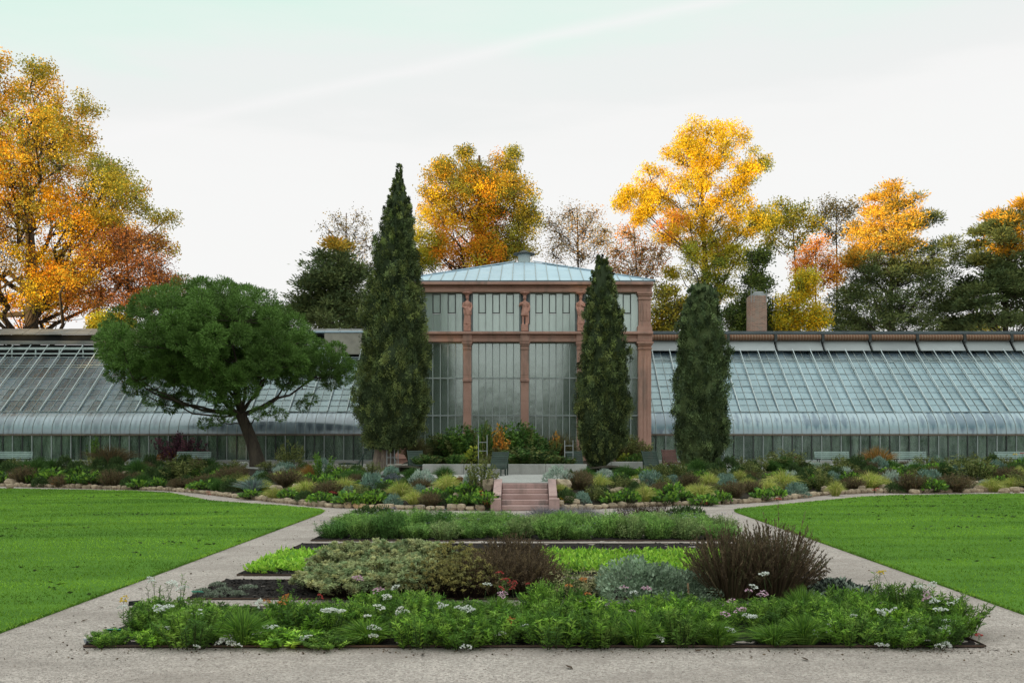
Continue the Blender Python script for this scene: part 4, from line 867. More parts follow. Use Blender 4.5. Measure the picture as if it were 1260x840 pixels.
# umbrella-shaped stone pine in front of the left wing
def stone_pine():
    D = 52.5; g = np.random.default_rng(31); b = hit(318, 574); D = b.y
    root = thing('stone_pine', 'round-headed stone pine on a leaning trunk before the left wing', 'tree', b)
    o = np.array(b); k = D / F
    puffs = []
    def add(px, py, dy, r): puffs.append((np.array(P(px, py, D)) + np.array([0, dy, 0]) - o, r))
    for i in range(1600):
        d = sph(g, 1)[0]
        if d[2] < -.30 or len(puffs) >= 210: continue
        px = 258 + d[0] * 119; py = 428 - d[2] * (72 if d[2] > 0 else 48) + 7 * abs(d[0]); dy = d[1] * 110 * k
        pt = np.array(P(px, py, D)) + np.array([0, dy, 0]) - o
        if all(np.linalg.norm((pt - q) * np.array([1, .8, 1])) > 1.0 for q, r in puffs): puffs.append((pt, g.uniform(.62, .80)))
    for px, py, dy in ((150, 462, -1), (168, 478, -.5), (188, 490, 0), (142, 445, 0), (170, 462, 1), (205, 498, .6), (160, 440, -2), (185, 470, -1.8), (200, 480, 1.6), (222, 492, .3),
                       (262, 470, -2.6), (285, 462, -2.9), (306, 470, -2.7), (276, 486, -2.5), (300, 490, -2.5), (252, 482, -2.0), (318, 482, -2.0), (290, 500, -2.2), (262, 455, -2.8), (318, 460, -2.4),
                       (358, 446, -1), (382, 440, 0), (404, 442, -.6), (420, 448, 0), (402, 462, .8), (378, 466, -1.2), (352, 470, 0), (412, 430, .4), (392, 428, 1), (395, 452, -1.1), (412, 452, -.9), (388, 456, .5), (408, 470, 0), (366, 440, .8), (346, 466, .8), (376, 452, -1.6), (430, 455, .3), (270, 474, -3.0), (296, 478, -3.0), (285, 488, -2.8), (310, 470, -3.0), (255, 468, -2.7), (424, 462, 0), (370, 455, 1.6), (340, 455, -1.5)):
        add(px, py, dy, g.uniform(.48, .62))
    for i in range(70):                                   # the shaded inside of the dome
        d = sph(g, 1)[0] * g.random() ** .5
        px, py = 258 + d[0] * 98, 420 - abs(d[2]) * 52; puffs.append((np.array(P(px, py, D)) + np.array([0, d[1] * 95 * k, 0]) - o, .6))
    for i in range(95):                                   # lower inside of the crown
        px, py, dy = g.uniform(165, 358), g.uniform(425, 474), g.uniform(-3.2, 3.4)
        puffs.append((np.array(P(px, py - 10 * abs((px - 258) / 90), D)) + np.array([0, dy, 0]) - o, g.uniform(.5, .62)))
    wisps = [(340, 506, -1.5), (352, 512, -1.2), (328, 510, -1.8), (278, 518, -1.6), (262, 522, -1.4), (292, 514, -1.6), (385, 492, -.5), (372, 500, 0)]
    nd, tk = MB(), MB()
    for j, (c, r) in enumerate(puffs + [(np.array(P(a, b_, D)) + np.array([0, dy, 0]) - o, .34) for a, b_, dy in wisps]):
        n = 1100 if r > .4 else 360; d = sph(g, n); d[:, 2] = d[:, 2] * .9 + .12
        lob = 1 + .13 * np.sin(d[:, 0] * 7 + j) * np.sin(d[:, 1] * 6 + 2 * j) + .10 * np.sin(d[:, 2] * 8 + j)
        pos = c + d * (r * lob * (1 - .40 * g.random(n) ** 1.8) * .94)[:, None]; U = d + sph(g, n) * .42; U[:, 2] += .12
        base = np.array([[.118, .205, .048]]) * g.uniform(.70, 1.3); lc = np.repeat(base, n, 0) * (1 + g.normal(size=(n, 1)) * .22).clip(.5, 1.7)
        nd.cards(pos, U, .175 * g.uniform(.7, 1.2, n), .040, lc.clip(.005, 1), 0, g)
    fork = np.array(P(296, 510, D)) - o; q = np.linspace(0, 1, 8)[:, None]
    tr = (1 - q) ** 2 * 0 + 2 * (1 - q) * q * (fork * .5 + np.array([.22, 0, 0])) + q * q * fork; tr[0, 2] = -.1
    tk.tube(tr, np.linspace(.42, .29, 8) * np.array([1.25, 1.05, 1, 1, 1, 1, 1, 1.05]), 12)
    ends = [(150, 455, -1, .12), (190, 470, -2, .11), (205, 440, 2, .12), (230, 420, -2.5, .15), (265, 400, 1, .17), (300, 400, -2, .16), (335, 420, 2.2, .13), (350, 440, -1.5, .12), (400, 452, -.3, .14), (380, 440, 1.5, .1), (285, 475, -2.4, .09), (245, 385, 0, .15),
            (310, 380, 0, .14), (340, 506, -1.4, .05), (278, 517, -1.5, .05), (165, 480, .4, .08), (215, 488, -.2, .08), (360, 470, .2, .07)]
    limbs = []
    for px, py, dy, r in ends:
        e = np.array(P(px, py, D)) + np.array([0, dy, 0]) - o; s0 = fork if py < 500 else tr[6]
        mid = s0 * .45 + e * .55 + np.array([0, 0, -abs(e[0] - s0[0]) * .17 - .1]); q = np.linspace(0, 1, 8)[:, None]
        pth = (1-q)**2*s0 + 2*(1-q)*q*mid + q*q*e; pth[1:-1] += g.normal(size=(6, 3)) * .08
        tk.tube(pth, np.linspace(r * .75, .025, 8), 6); limbs.append(pth)
    al = np.concatenate([l[2:] for l in limbs]); A, B_ = [], []
    for c, r in puffs:
        dd = np.linalg.norm((al - c) * np.array([1, 1, 1.0]) + np.where(al[:, 2:3] > c[2], 2, 0), axis=1); a = al[np.argmin(dd)]; m = (a + c) / 2 + np.array([0, 0, -.12]) + g.normal(size=3) * .1; A += [a, m]; B_ += [m, c]
    tk.sticks(np.array(A), np.array(B_), .028, .018, k=4)
    obj('trunk', tk.build('trunk', MT['bark'], True), root); obj('crown', nd.build('crown', MT['needle']), root)
stone_pine()
# columnar cypresses
def cypress(label, base, prof, seed, tint, stems):
    """prof: (photo y, left x, right x) of the outline"""
    g = np.random.default_rng(seed); b = hit(*base); D = b.y; o = np.array(b)
    root = thing('cypress_tree', label, 'tree', b)
    pr = np.array(prof, float); zs = EYE + (CY - pr[:, 0]) / F * D - o[2]; lx = M_(pr[:, 1] - CX, D) - o[0]; rx = M_(pr[:, 2] - CX, D) - o[0]
    idx = np.argsort(zs); zs, lx, rx = zs[idx], lx[idx], rx[idx]
    H = zs[-1]; mb, tk = MB(), MB()
    per_h = (rx - lx); wz = np.interp(np.linspace(zs[0], H, 300), zs, per_h) + .3; cz = np.cumsum(wz); cz /= cz[-1]
    ncl = int(np.trapz(wz, np.linspace(zs[0], H, 300)) * 62)
    z = np.interp(g.random(ncl), cz, np.linspace(zs[0], H, 300)) * (H - (.3 if seed > 41 else 0)) / H; a = g.uniform(0, 2 * math.pi, ncl)
    l, r = np.interp(z, zs, lx), np.interp(z, zs, rx); c = (l + r) / 2; rad = (r - l) / 2 * np.where(z < H * .5, .90, .95)
    lump = 1 + .10 * np.sin(a * 3 + z * 1.7 + seed) + .09 * np.sin(a * 5 - z * 2.9) + .07 * np.sin(a * 9 + z * 6.3)
    rr = rad * lump * np.where(g.random(ncl) < .93, g.uniform(.78, 1.0, ncl), g.uniform(.6, .8, ncl))
    cl = np.stack([c + rr * np.cos(a), rr * np.sin(a), z], 1)
    out = np.stack([np.cos(a), np.sin(a), np.zeros(ncl)], 1)
    per = 58; ci = np.repeat(np.arange(ncl), per); n = len(ci)
    pos = cl[ci] + g.normal(size=(n, 3)) * np.array([.075, .075, .12]) * np.clip(rad[ci] / 1.2, .35, 1)[:, None]
    cd = out * .5 + g.normal(size=(ncl, 3)) * .4; cd[:, 2] += .75; U = cd[ci] + g.normal(size=(n, 3)) * .28
    cc = pick(g, ncl, tint, None, .42) * 1.12; lc = cc[ci] * (1 + g.normal(size=(n, 1)) * .12).clip(.35, 1.8)
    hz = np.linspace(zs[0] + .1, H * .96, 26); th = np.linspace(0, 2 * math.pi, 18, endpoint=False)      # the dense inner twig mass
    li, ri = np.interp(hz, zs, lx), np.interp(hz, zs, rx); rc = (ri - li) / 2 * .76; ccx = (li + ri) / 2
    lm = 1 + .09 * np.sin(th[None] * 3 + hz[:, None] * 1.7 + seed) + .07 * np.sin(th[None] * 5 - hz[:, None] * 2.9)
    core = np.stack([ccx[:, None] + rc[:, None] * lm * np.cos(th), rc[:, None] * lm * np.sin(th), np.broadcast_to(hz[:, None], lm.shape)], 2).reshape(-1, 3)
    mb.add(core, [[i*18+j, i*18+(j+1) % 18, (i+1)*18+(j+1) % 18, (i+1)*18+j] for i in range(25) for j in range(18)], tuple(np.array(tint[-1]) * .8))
    mb.cards(pos, U, g.uniform(.075, .13, n), g.uniform(.034, .055, n), lc, 0, g)
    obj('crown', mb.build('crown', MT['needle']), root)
    for (px0, px1) in stems:
        p0 = np.array(P(px0, base[1] + 2, D)) - o; p1 = np.array([p0[0] + M_(px1 - px0, D), .2, H * .45]); q = np.linspace(0, 1, 7)[:, None]
        pth = p0 * (1 - q) + p1 * q; pth[0, 2] = -.08; tk.tube(pth, np.linspace(.22, .06, 7) * np.array([1.35, 1, 1, 1, 1, 1, 1]), 8)
    tk.tube([(0, .1, -.05), (0, .1, H * .4), (((lx[-1] + rx[-1]) / 2), .1, H * .85)], [.22, .07, .015], 7)
    obj('trunk', tk.build('trunk', MT['bark_pale'], True), root)
CYA = [(.12, .15, .056), (.08, .105, .045), (.18, .205, .07), (.05, .068, .032)]
CYB = [(.08, .11, .05), (.058, .08, .04), (.11, .14, .058)]
cypress('tallest cypress, pointed, left of the pavilion front', (469, 578), [(203, 490, 493), (215, 488, 494), (232, 481, 498), (245, 478, 503), (262, 471, 507), (280, 468, 510), (300, 463, 512), (330, 456, 516), (360, 450, 519), (400, 445, 526), (440, 439, 532), (480, 434, 531), (510, 434, 527), (530, 440, 520), (545, 447, 512), (555, 458, 492)], 41, CYA, [(464, 474), (472, 484), (478, 500)])
cypress('middle cypress covering the right bay of the pavilion', (737, 580), [(308, 739, 742), (318, 735, 747), (335, 729, 753), (355, 724, 758), (380, 720, 764), (410, 717, 768), (450, 712, 774), (490, 707, 777), (520, 707, 776), (545, 711, 770), (562, 718, 760), (576, 728, 750)], 42, CYA, [(738, 740)])
cypress('shortest cypress, blunt topped, before the right wing', (860, 580), [(342, 856, 866), (350, 851, 875), (365, 845, 882), (385, 840, 888), (420, 834, 893), (460, 830, 897), (500, 828, 898), (530, 827, 897), (550, 829, 893), (565, 836, 884), (577, 846, 874)], 43, CYB, [(858, 862)])
# unseen wood added behind the viewpoint, its height stepped to shape the garden's shade
def belt():
    g = np.random.default_rng(51); ca, sa = math.cos(SUN_AZ), math.sin(SUN_AZ); mb = MB()
    n = 42000; t = g.uniform(-150, 130, n)
    top = np.where(t < -28, 11.5, np.where(t < 64, 25.5, 15)) + 1.2 * np.sin(t * .35) + .8 * np.sin(t * .9 + 1) + .5 * np.sin(t * 2.1)
    z = T * 0 + top * g.random(n) ** .8; s = -112 + g.normal(size=n) * 2.5
    pos = np.stack([s * sa - t * ca, s * ca + t * sa, z], 1)
    mb.cards(pos, g.normal(size=(n, 3)), g.uniform(1.9, 3.1, n), g.uniform(1.2, 1.9, n), pick(g, n, [(.05, .07, .025), (.09, .08, .03), (.04, .06, .02)]), 0, g)
    tx = np.arange(-148, 128, 5.0); p0 = np.stack([-112 * sa - tx * ca, -112 * ca + tx * sa, tx * 0], 1); mb.sticks(p0, p0 + np.array([0, 0, 9.]), .45, .3, (.05, .04, .03), k=6)
    tag(obj('unseen_shade_wood', mb.build('unseen_shade_wood', MT['leaf'])), 'unseen dense wood added far behind the viewpoint to shade the garden', 'wood', kind='stuff')
belt()
# ------------------------------------------------------------------ garden furniture
def bench(px, D, label):
    t = thing('park_bench', label, 'bench', (M_(px - CX, D), D, T), random.uniform(-.03, .03), 'pale green benches along the wings')
    for i in range(4): bar('seat_slat', (-1, -.02 - i * .11, .44), (1, -.02 - i * .11, .44), .085, .035, MT['palegreen'], t)
    for i in range(3): bar('back_slat', (-1, .06 + i * .035, .54 + i * .115), (1, .06 + i * .035, .54 + i * .115), .03, .09, MT['palegreen'], t)
    for x in (-.85, .85):
        bar('leg', (x, -.36, 0), (x, -.34, .42), .05, .05, MT['iron'], t); bar('leg', (x, .02, 0), (x, .05, .42), .05, .05, MT['iron'], t)
        bar('arm_support', (x, .05, .40), (x, .16, .86), .045, .03, MT['iron'], t); bar('arm_support', (x, -.37, .40), (x, .03, .40), .045, .04, MT['iron'], t)
    return t
for px, lb in ((18, 'pale green slatted bench at the far left, before the left wing'), (238, 'pale green slatted bench beside the purple shrub'),
               (1024, 'pale green slatted bench left of the orange grass'), (1119, 'pale green slatted bench right of the orange grass'), (1246, 'pale green slatted bench at the right edge by the red flowers')):
    bench(px, 57.5, lb)
def lounger(loc, rz, label, m, group='slatted sun loungers'):
    t = thing('sun_lounger', label, 'sun lounger', loc, rz, group)
    prof = [(-.80, .30), (-.55, .35), (-.25, .32), (.05, .30)]                        # wavy seat, then a raised back
    n = 11
    for i in range(n):
        y = -.85 + i * .088; z = .32 + .035 * math.sin((y + .85) * 4.2)
        bar('seat_slat', (-.37, y, z), (.37, y, z), .07, .022, m, t)
    for i in range(9):
        y, z = .13 + i * .045, .34 + i * .078
        b = bar('back_slat', (-.37, y, z), (.37, y, z), .068, .022, m, t); b.matrix_local = Matrix.Translation((0, y, z)) @ Matrix.Rotation(R(60), 4, 'X') @ Matrix.Diagonal((.74, .074, .022, 1))
    for x in (-.36, .36):
        bar('side_rail', (x, -.88, .29), (x, .12, .29), .03, .06, m, t); bar('side_rail', (x, .12, .30), (x, .52, 1.02), .03, .05, m, t)
        bar('leg', (x, -.78, 0), (x, -.78, .28), .045, .045, m, t); bar('leg', (x, .30, 0), (x, .34, .62), .045, .045, m, t); bar('leg', (x, -.05, 0), (x, -.05, .28), .045, .045, m, t)
    return t
for px, py, rz, lb, m in ((512, 581, 20, 'green slatted lounger just right of the tallest cypress', 'greenpaint'), (612, 585, -14, 'green slatted lounger left of the top of the steps', 'greenpaint'),
                          (710, 582, 12, 'green slatted lounger at the foot of the middle cypress', 'greenpaint'), (806, 583, 18, 'green slatted lounger between middle and shortest cypress', 'greenpaint'),
                          (828, 578, 10, 'red-brown slatted lounger beside the shortest cypress', 'redwood'), (436, 578, -78, 'dark green lounger seen from its side, left of the tallest cypress', 'greenpaint')):
    b = hit(px, py); lounger((b.x, b.y + .5, T), R(rz), lb, MT[m])
def trellis(px, py, D, w, h, n, label, m='steel'):
    t = thing('plant_trellis', label, 'trellis', (M_(px - CX, D), D, EYE + (CY - py) / F * D), 0, 'grey plant frames')
    for i in range(n): x = -w / 2 + w * i / (n - 1); bar('upright', (x, 0, 0), (x, 0, h), .035, .035, MT[m], t)
    for z in np.linspace(.25, .78, 2 if n == 4 else 3): bar('crossbar', (-w / 2, .03, h * z), (w / 2, .03, h * z), .03, .03, MT[m], t)
trellis(483, 572, 49.4, .56, 1.5, 4, 'grey four-bar plant frame beside the tallest cypress trunk')
trellis(594, 575, 46, .40, 1.5, 2, 'grey ladder-like plant frame left of the glowing orange shrub'); trellis(700, 572, 46, .38, 1.15, 2, 'grey ladder-like plant frame left of the middle cypress')
# low concrete walls of the planter in front of the pavilion
pw = thing('planter_wall', 'low pale concrete wall edging the pavilion planting', 'wall', (0, 44.4, T))
def wallseg(px0, px1, D, h):
    x0, x1 = M_(px0 - CX, D), M_(px1 - CX, D); bevbox('wall_block', ((x0 + x1) / 2, D - 44.4, h / 2), (x1 - x0 - .012, .28, h), MT['concrete'], pw, .015)
e = np.linspace(520, 722, 5)
for a, b in zip(e[:-1], e[1:]): wallseg(a, b, 44.4, .44)
wallseg(752, 796, 46.5, .50)
mb = MB(); x0, x1 = M_(738 - CX, 46.5), M_(752 - CX, 46.5); mb.add([(x0, 2, 0), (x1, 2, 0), (x1, 2, .5), (x0 + .1, 2, .12), (x0, 2.28, 0), (x1, 2.28, 0), (x1, 2.28, .5), (x0 + .1, 2.28, .12)], [[0,1,2,3],[5,4,7,6],[3,2,6,7],[0,4,5,1],[0,3,7,4]])
obj('wall_block', mb.build('wall_ramp', MT['concrete']), pw)
struct('planter_soil', grid_mesh('planter_soil', np.linspace(-6.5, 6.6, 40), np.linspace(44.5, 57.6, 20), lambda x, y: T + .22 + .12 * np.sin(x * 2) * np.sin(y) + .02, MT['slope']))
lw = thing('low_stone_wall', 'low rough stone wall left of the planter by the cypress', 'wall', (M_(497 - CX, 48), 48, T))
for i in range(5): bevbox('wall_block', (-.62 + i * .36, 0, .17 + .02 * (i % 2)), (.34, .3, .34), MT['masonry'], lw, .03)
# ------------------------------------------------------------------ plant generators: each gives one mesh with its foot at the origin
def g_tuft(seed, n, h, r, cols, w=.012, droop=.5, lean=.6, tips=None):
    g = np.random.default_rng(seed); a = g.uniform(0, 6.28, n); q = g.random(n) ** .6
    d = np.stack([np.cos(a), np.sin(a), a * 0], 1); b = d * (q * r * .3)[:, None]; hh = h * g.uniform(.65, 1.1, n)[:, None] * (1 - .35 * q[:, None] ** 2)
    out = d * (r * lean * q * g.uniform(.7, 1.2, n))[:, None]; z = np.array([[0, 0, 1.]])
    p1 = b + out * .38 + z * hh * .68; p2 = b + out + z * hh * (1 - droop * q[:, None] ** 2 * .7)
    return MB().blades(b, p1, p2, w, pick(g, n, cols), 0, g)
def g_mound(seed, n, r, h, cols, L=.09, Wd=.035, up=.3, fill=.55, lump=.10, patch=.25):
    g = np.random.default_rng(seed); d = sph(g, n); d[:, 2] = np.abs(d[:, 2]); a = np.arctan2(d[:, 1], d[:, 0])
    k = (fill + (1 - fill) * g.random(n) ** .5) * (1 + lump * np.sin(a * 4 + seed) * (1 - d[:, 2]) + lump * np.sin(d[:, 2] * 9 + a * 2))
    pos = d * k[:, None] * np.array([r, r, h]); U = d + g.normal(size=(n, 3)) * .55; U[:, 2] += up
    m = np.sin(a * 3 + seed) * np.cos(d[:, 2] * 5 + seed); lc = pick(g, n, cols) * (1 + patch * m[:, None])
    return MB().cards(pos, U, L * g.uniform(.7, 1.3, n), Wd * g.uniform(.7, 1.3, n), lc.clip(.004, 1), 0, g)
def g_leafy(seed, stems, h, r, cols, per=26, L=.10, Wd=.022, stem=(.05, .07, .025), out=1.0, low=.12, upw=.5):
    g = np.random.default_rng(seed); a = g.uniform(0, 6.28, stems); q = np.sqrt(g.random(stems)); d = np.stack([np.cos(a), np.sin(a), a * 0], 1)
    b = d * (q * r * .62)[:, None]; hh = h * g.uniform(.6, 1.08, stems) * (1 - .3 * q ** 2)
    tip = b + d * (r * .42 * q * out)[:, None] + np.array([[0, 0, 1.]]) * hh[:, None] + g.normal(size=(stems, 3)) * np.array([.05, .05, 0]) * h
    mb = MB(); mid = b * .5 + tip * .5 - d * (r * .06 * q)[:, None]
    mb.sticks(b, mid, .006, .005, stem); mb.sticks(mid, tip, .005, .002, stem)
    si = np.repeat(np.arange(stems), per); n = len(si); u = low + (1 - low) * g.random(n) ** .75
    pos = np.where(u[:, None] < .5, b[si] + (mid - b)[si] * (u * 2)[:, None], mid[si] + (tip - mid)[si] * (u * 2 - 1)[:, None])
    U = sph(g, n); U[:, 2] = U[:, 2] * .6 + upw; sc = pick(g, stems, cols); lc = sc[si] * (1 + g.normal(size=(n, 1)) * .16)
    mb.cards(pos, U, L * g.uniform(.6, 1.25, n), Wd * g.uniform(.7, 1.3, n), lc.clip(.004, 1), 0, g); return mb
def g_heads(seed, n, r, h, cols, hr=.06, per=16, stem=(.035, .022, .018)):
    g = np.random.default_rng(seed); a = g.uniform(0, 6.28, n); q = np.sqrt(g.random(n)); d = np.stack([np.cos(a), np.sin(a), a * 0], 1)
    tip = d * (q * r)[:, None]; tip[:, 2] = h * (np.sqrt(1 - .72 * q ** 2)) * g.uniform(.55, 1.05, n) + .02; b = d * (q * r * .45)[:, None]
    mb = MB(); mb.sticks(b, tip, .006, .004, stem); si = np.repeat(np.arange(n), per); m = len(si)
    U = sph(g, m); U[:, 2] = U[:, 2] * .8 + .25; lc = pick(g, n, cols)[si] * (1 + g.normal(size=(m, 1)) * .15)
    mb.cards(tip[si] + U * .005, U, hr * g.uniform(.7, 1.15, m), hr * .34, lc.clip(.004, 1), 0, g)
    k = per // 5; si = np.repeat(np.arange(n), k); m = len(si); u = g.uniform(.5, .95, m)[:, None]; pos = b[si] * (1 - u) + tip[si] * u; U = sph(g, m)
    mb.cards(pos, U, hr * .8, hr * .22, pick(g, m, cols) * .8, 0, g); return mb
def g_twiggy(seed, n, h, r, cols, per=14, lean=.5, w=.0045, leaf=.045):
    g = np.random.default_rng(seed); a = g.uniform(0, 6.28, n); q = np.sqrt(g.random(n)); d = np.stack([np.cos(a), np.sin(a), a * 0], 1)
    b = d * (q * r * .45)[:, None]; tip = b + d * (r * lean * q * g.uniform(.7, 1.2, n))[:, None]; tip[:, 2] = h * g.uniform(.55, 1.08, n) * (1 - .38 * q ** 2.5)
    mid = b * .45 + tip * .55 - d * .04 * r + g.normal(size=(n, 3)) * .02; mb = MB(); sc = pick(g, n, cols)
    mb.sticks(b, mid, w * 1.3, w, sc * .8); mb.sticks(mid, tip, w, w * .4, sc)
    si = np.repeat(np.arange(n), per); m = len(si); u = g.uniform(.35, 1.0, m)[:, None]; pos = mid[si] * (1 - u) + tip[si] * u; U = (tip - b)[si] * .8 + sph(g, m) * .45
    mb.cards(pos, U, leaf * g.uniform(.6, 1.3, m), leaf * .3, (sc[si] * (1 + g.normal(size=(m, 1)) * .2)).clip(.004, 1), 0, g); return mb
def g_broad(seed, n, r, h, cols, L=.16, Wd=.10):
    """rosettes of broad leaves"""
    g = np.random.default_rng(seed); a = g.uniform(0, 6.28, n); q = np.sqrt(g.random(n)); d = np.stack([np.cos(a), np.sin(a), a * 0], 1)
    pos = d * (q * r * .8)[:, None]; pos[:, 2] = h * g.uniform(.3, 1, n) * (1 - .5 * q ** 2); U = d * .7 + sph(g, n) * .6; U[:, 2] = U[:, 2] * .5 + .35
    mb = MB(); mb.sticks(pos * np.array([.5, .5, 0]), pos, .005, .004, (.06, .07, .03)); mb.cards(pos, U, L * g.uniform(.6, 1.2, n), Wd * g.uniform(.6, 1.2, n), pick(g, n, cols), 0, g); return mb
def bake(mbs, nm, m='leaf'): return [mb.build(nm, MT[m]) for mb in mbs]
GR1 = [(.12, .235, .03), (.16, .30, .038), (.08, .165, .025), (.23, .37, .055)]
GR2 = [(.085, .17, .033), (.058, .115, .026), (.115, .215, .04), (.155, .25, .05)]
GR3 = [(.30, .50, .05), (.23, .43, .04), (.38, .55, .09)]
GLD = [(.46, .45, .12), (.36, .40, .09), (.56, .50, .20), (.26, .33, .07)]
DKG = [(.06, .10, .034), (.042, .072, .026), (.085, .13, .042)]
MDG = [(.06, .13, .03), (.09, .17, .04), (.045, .10, .025)]
BLU = [(.17, .25, .20), (.12, .20, .16), (.23, .31, .25)]
SIL = [(.33, .39, .33), (.25, .32, .27), (.42, .46, .40)]
GRY = [(.13, .15, .17), (.09, .11, .12), (.17, .18, .2)]
BRN = [(.14, .10, .06), (.10, .07, .045), (.19, .135, .07), (.12, .115, .05)]
OLI = [(.16, .18, .055), (.12, .14, .045), (.21, .22, .075)]
RST = [(.24, .10, .04), (.30, .15, .05), (.16, .08, .035)]
PRP = [(.10, .04, .06), (.07, .03, .045), (.14, .06, .075)]
KIND = {  # kind: (meshes, object name, description used in labels, short name)
 'golden': (bake([g_tuft(s, 620, .52, .50, GLD, .010, .75, 1.0) for s in (1, 2, 3)], 'golden_grass'), 'golden_grass', 'arching golden grass tuft', 'golden tuft'),
 'green': (bake([g_tuft(s, 620, .52, .44, MDG, .011, .45, .85) for s in (4, 5)], 'green_grass'), 'green_grass', 'dense green grass tuft', 'green tuft'),
 'dark': (bake([g_mound(s, 1500, .46, .46, DKG, .10, .03) for s in (6, 7, 8)], 'dark_shrub'), 'dark_shrub', 'dark green rounded shrub', 'dark shrub'),
 'brown': (bake([g_twiggy(s, 420, .52, .52, BRN, 7, .8, .004, .05) for s in (9, 10, 11)], 'brown_shrub'), 'brown_shrub', 'fine brown twiggy shrub', 'brown shrub'),
 'blue': (bake([g_mound(s, 1200, .50, .42, BLU, .10, .03, .4) for s in (12, 13)], 'blue_shrub'), 'blue_shrub', 'blue-green mounded shrub', 'blue-green mound'),
 'silver': (bake([g_mound(s, 1100, .46, .40, SIL, .10, .03, .35) for s in (14, 15)], 'silver_shrub'), 'silver_shrub', 'silvery woolly shrub', 'silvery shrub'),
 'grey': (bake([g_mound(s, 900, .42, .30, GRY, .08, .03) for s in (16,)], 'grey_cushion'), 'grey_cushion', 'blue-grey cushion plant', 'grey cushion'),
 'broad': (bake([g_broad(s, 170, .52, .36, GR1 + MDG) for s in (17, 18, 19)], 'broad_leaf_plant'), 'broad_leaf_plant', 'broad-leaved bright green plant', 'broad-leaved plant'),
 'olive': (bake([g_leafy(s, 46, .75, .5, OLI, 26, .09, .026) for s in (20, 21)], 'olive_shrub'), 'olive_shrub', 'loose olive green shrub', 'olive shrub'),
 'spiky': (bake([g_tuft(s, 420, .50, .50, BLU + GRY, .016, .2, 1.1) for s in (22,)], 'spiky_plant'), 'spiky_plant', 'spiky blue-grey leaved plant', 'spiky plant'),
 'rust': (bake([g_mound(s, 800, .34, .34, RST, .07, .03) for s in (23,)], 'rust_shrub'), 'rust_shrub', 'small rust-coloured shrub', 'rust shrub'),
 'orange_grass': (bake([g_tuft(24, 560, .95, .55, [(.36, .18, .05), (.28, .14, .04), (.22, .16, .05)], .011, .15, .6)], 'orange_grass'), 'orange_grass', 'upright orange-brown grass', 'orange grass'),
 'brown_grass': (bake([g_tuft(s, 700, .95, .70, [(.13, .10, .05), (.10, .085, .045), (.17, .12, .06)], .010, .3, .8) for s in (25, 26)], 'brown_grass'), 'brown_grass', 'tall brownish grass clump', 'brown grass'),
 'purple': (bake([g_leafy(27, 90, 1.5, 1.1, PRP, 34, .12, .06)], 'purple_shrub'), 'purple_shrub', 'deep purple leaved shrub', 'purple shrub'),
 'sapling': (bake([g_leafy(28, 20, 1.1, .5, GR2, 40, .11, .05)], 'young_shrub'), 'young_shrub', 'slender young green shrub', 'young shrub'),
}
PL = []            # (kind, x, y, root) for the labels
def plant(kind, px, py, wpx=None, hpx=None, D=None, flat=None):
    ms, nm, desc, short = KIND[kind]; b = hit(px, py) if D is None else Vector((M_(px - CX, D), D, T)); s = F / b.y
    me = ms[len(PL) % len(ms)]; co = np.zeros(len(me.vertices) * 3); 
    if 'ext' not in me: me.vertices.foreach_get('co', co); co = co.reshape(-1, 3); me['ext'] = [float(np.percentile(co[:, 0], 97) - np.percentile(co[:, 0], 3)), float(np.percentile(co[:, 2], 98))]
    ex, ez = me['ext']; sx = (wpx / s) / ex if wpx else random.uniform(.85, 1.2); sz = (hpx / s) / ez if hpx else sx * random.uniform(.85, 1.15)
    o = obj(nm, me, None, b - Vector((0, 0, .02)), (0, 0, random.uniform(0, 6.28)), (sx, sx, sz)); o['category'] = 'plant'
    PL.append((kind, b.x, b.y, o)); return o
random.seed(5)
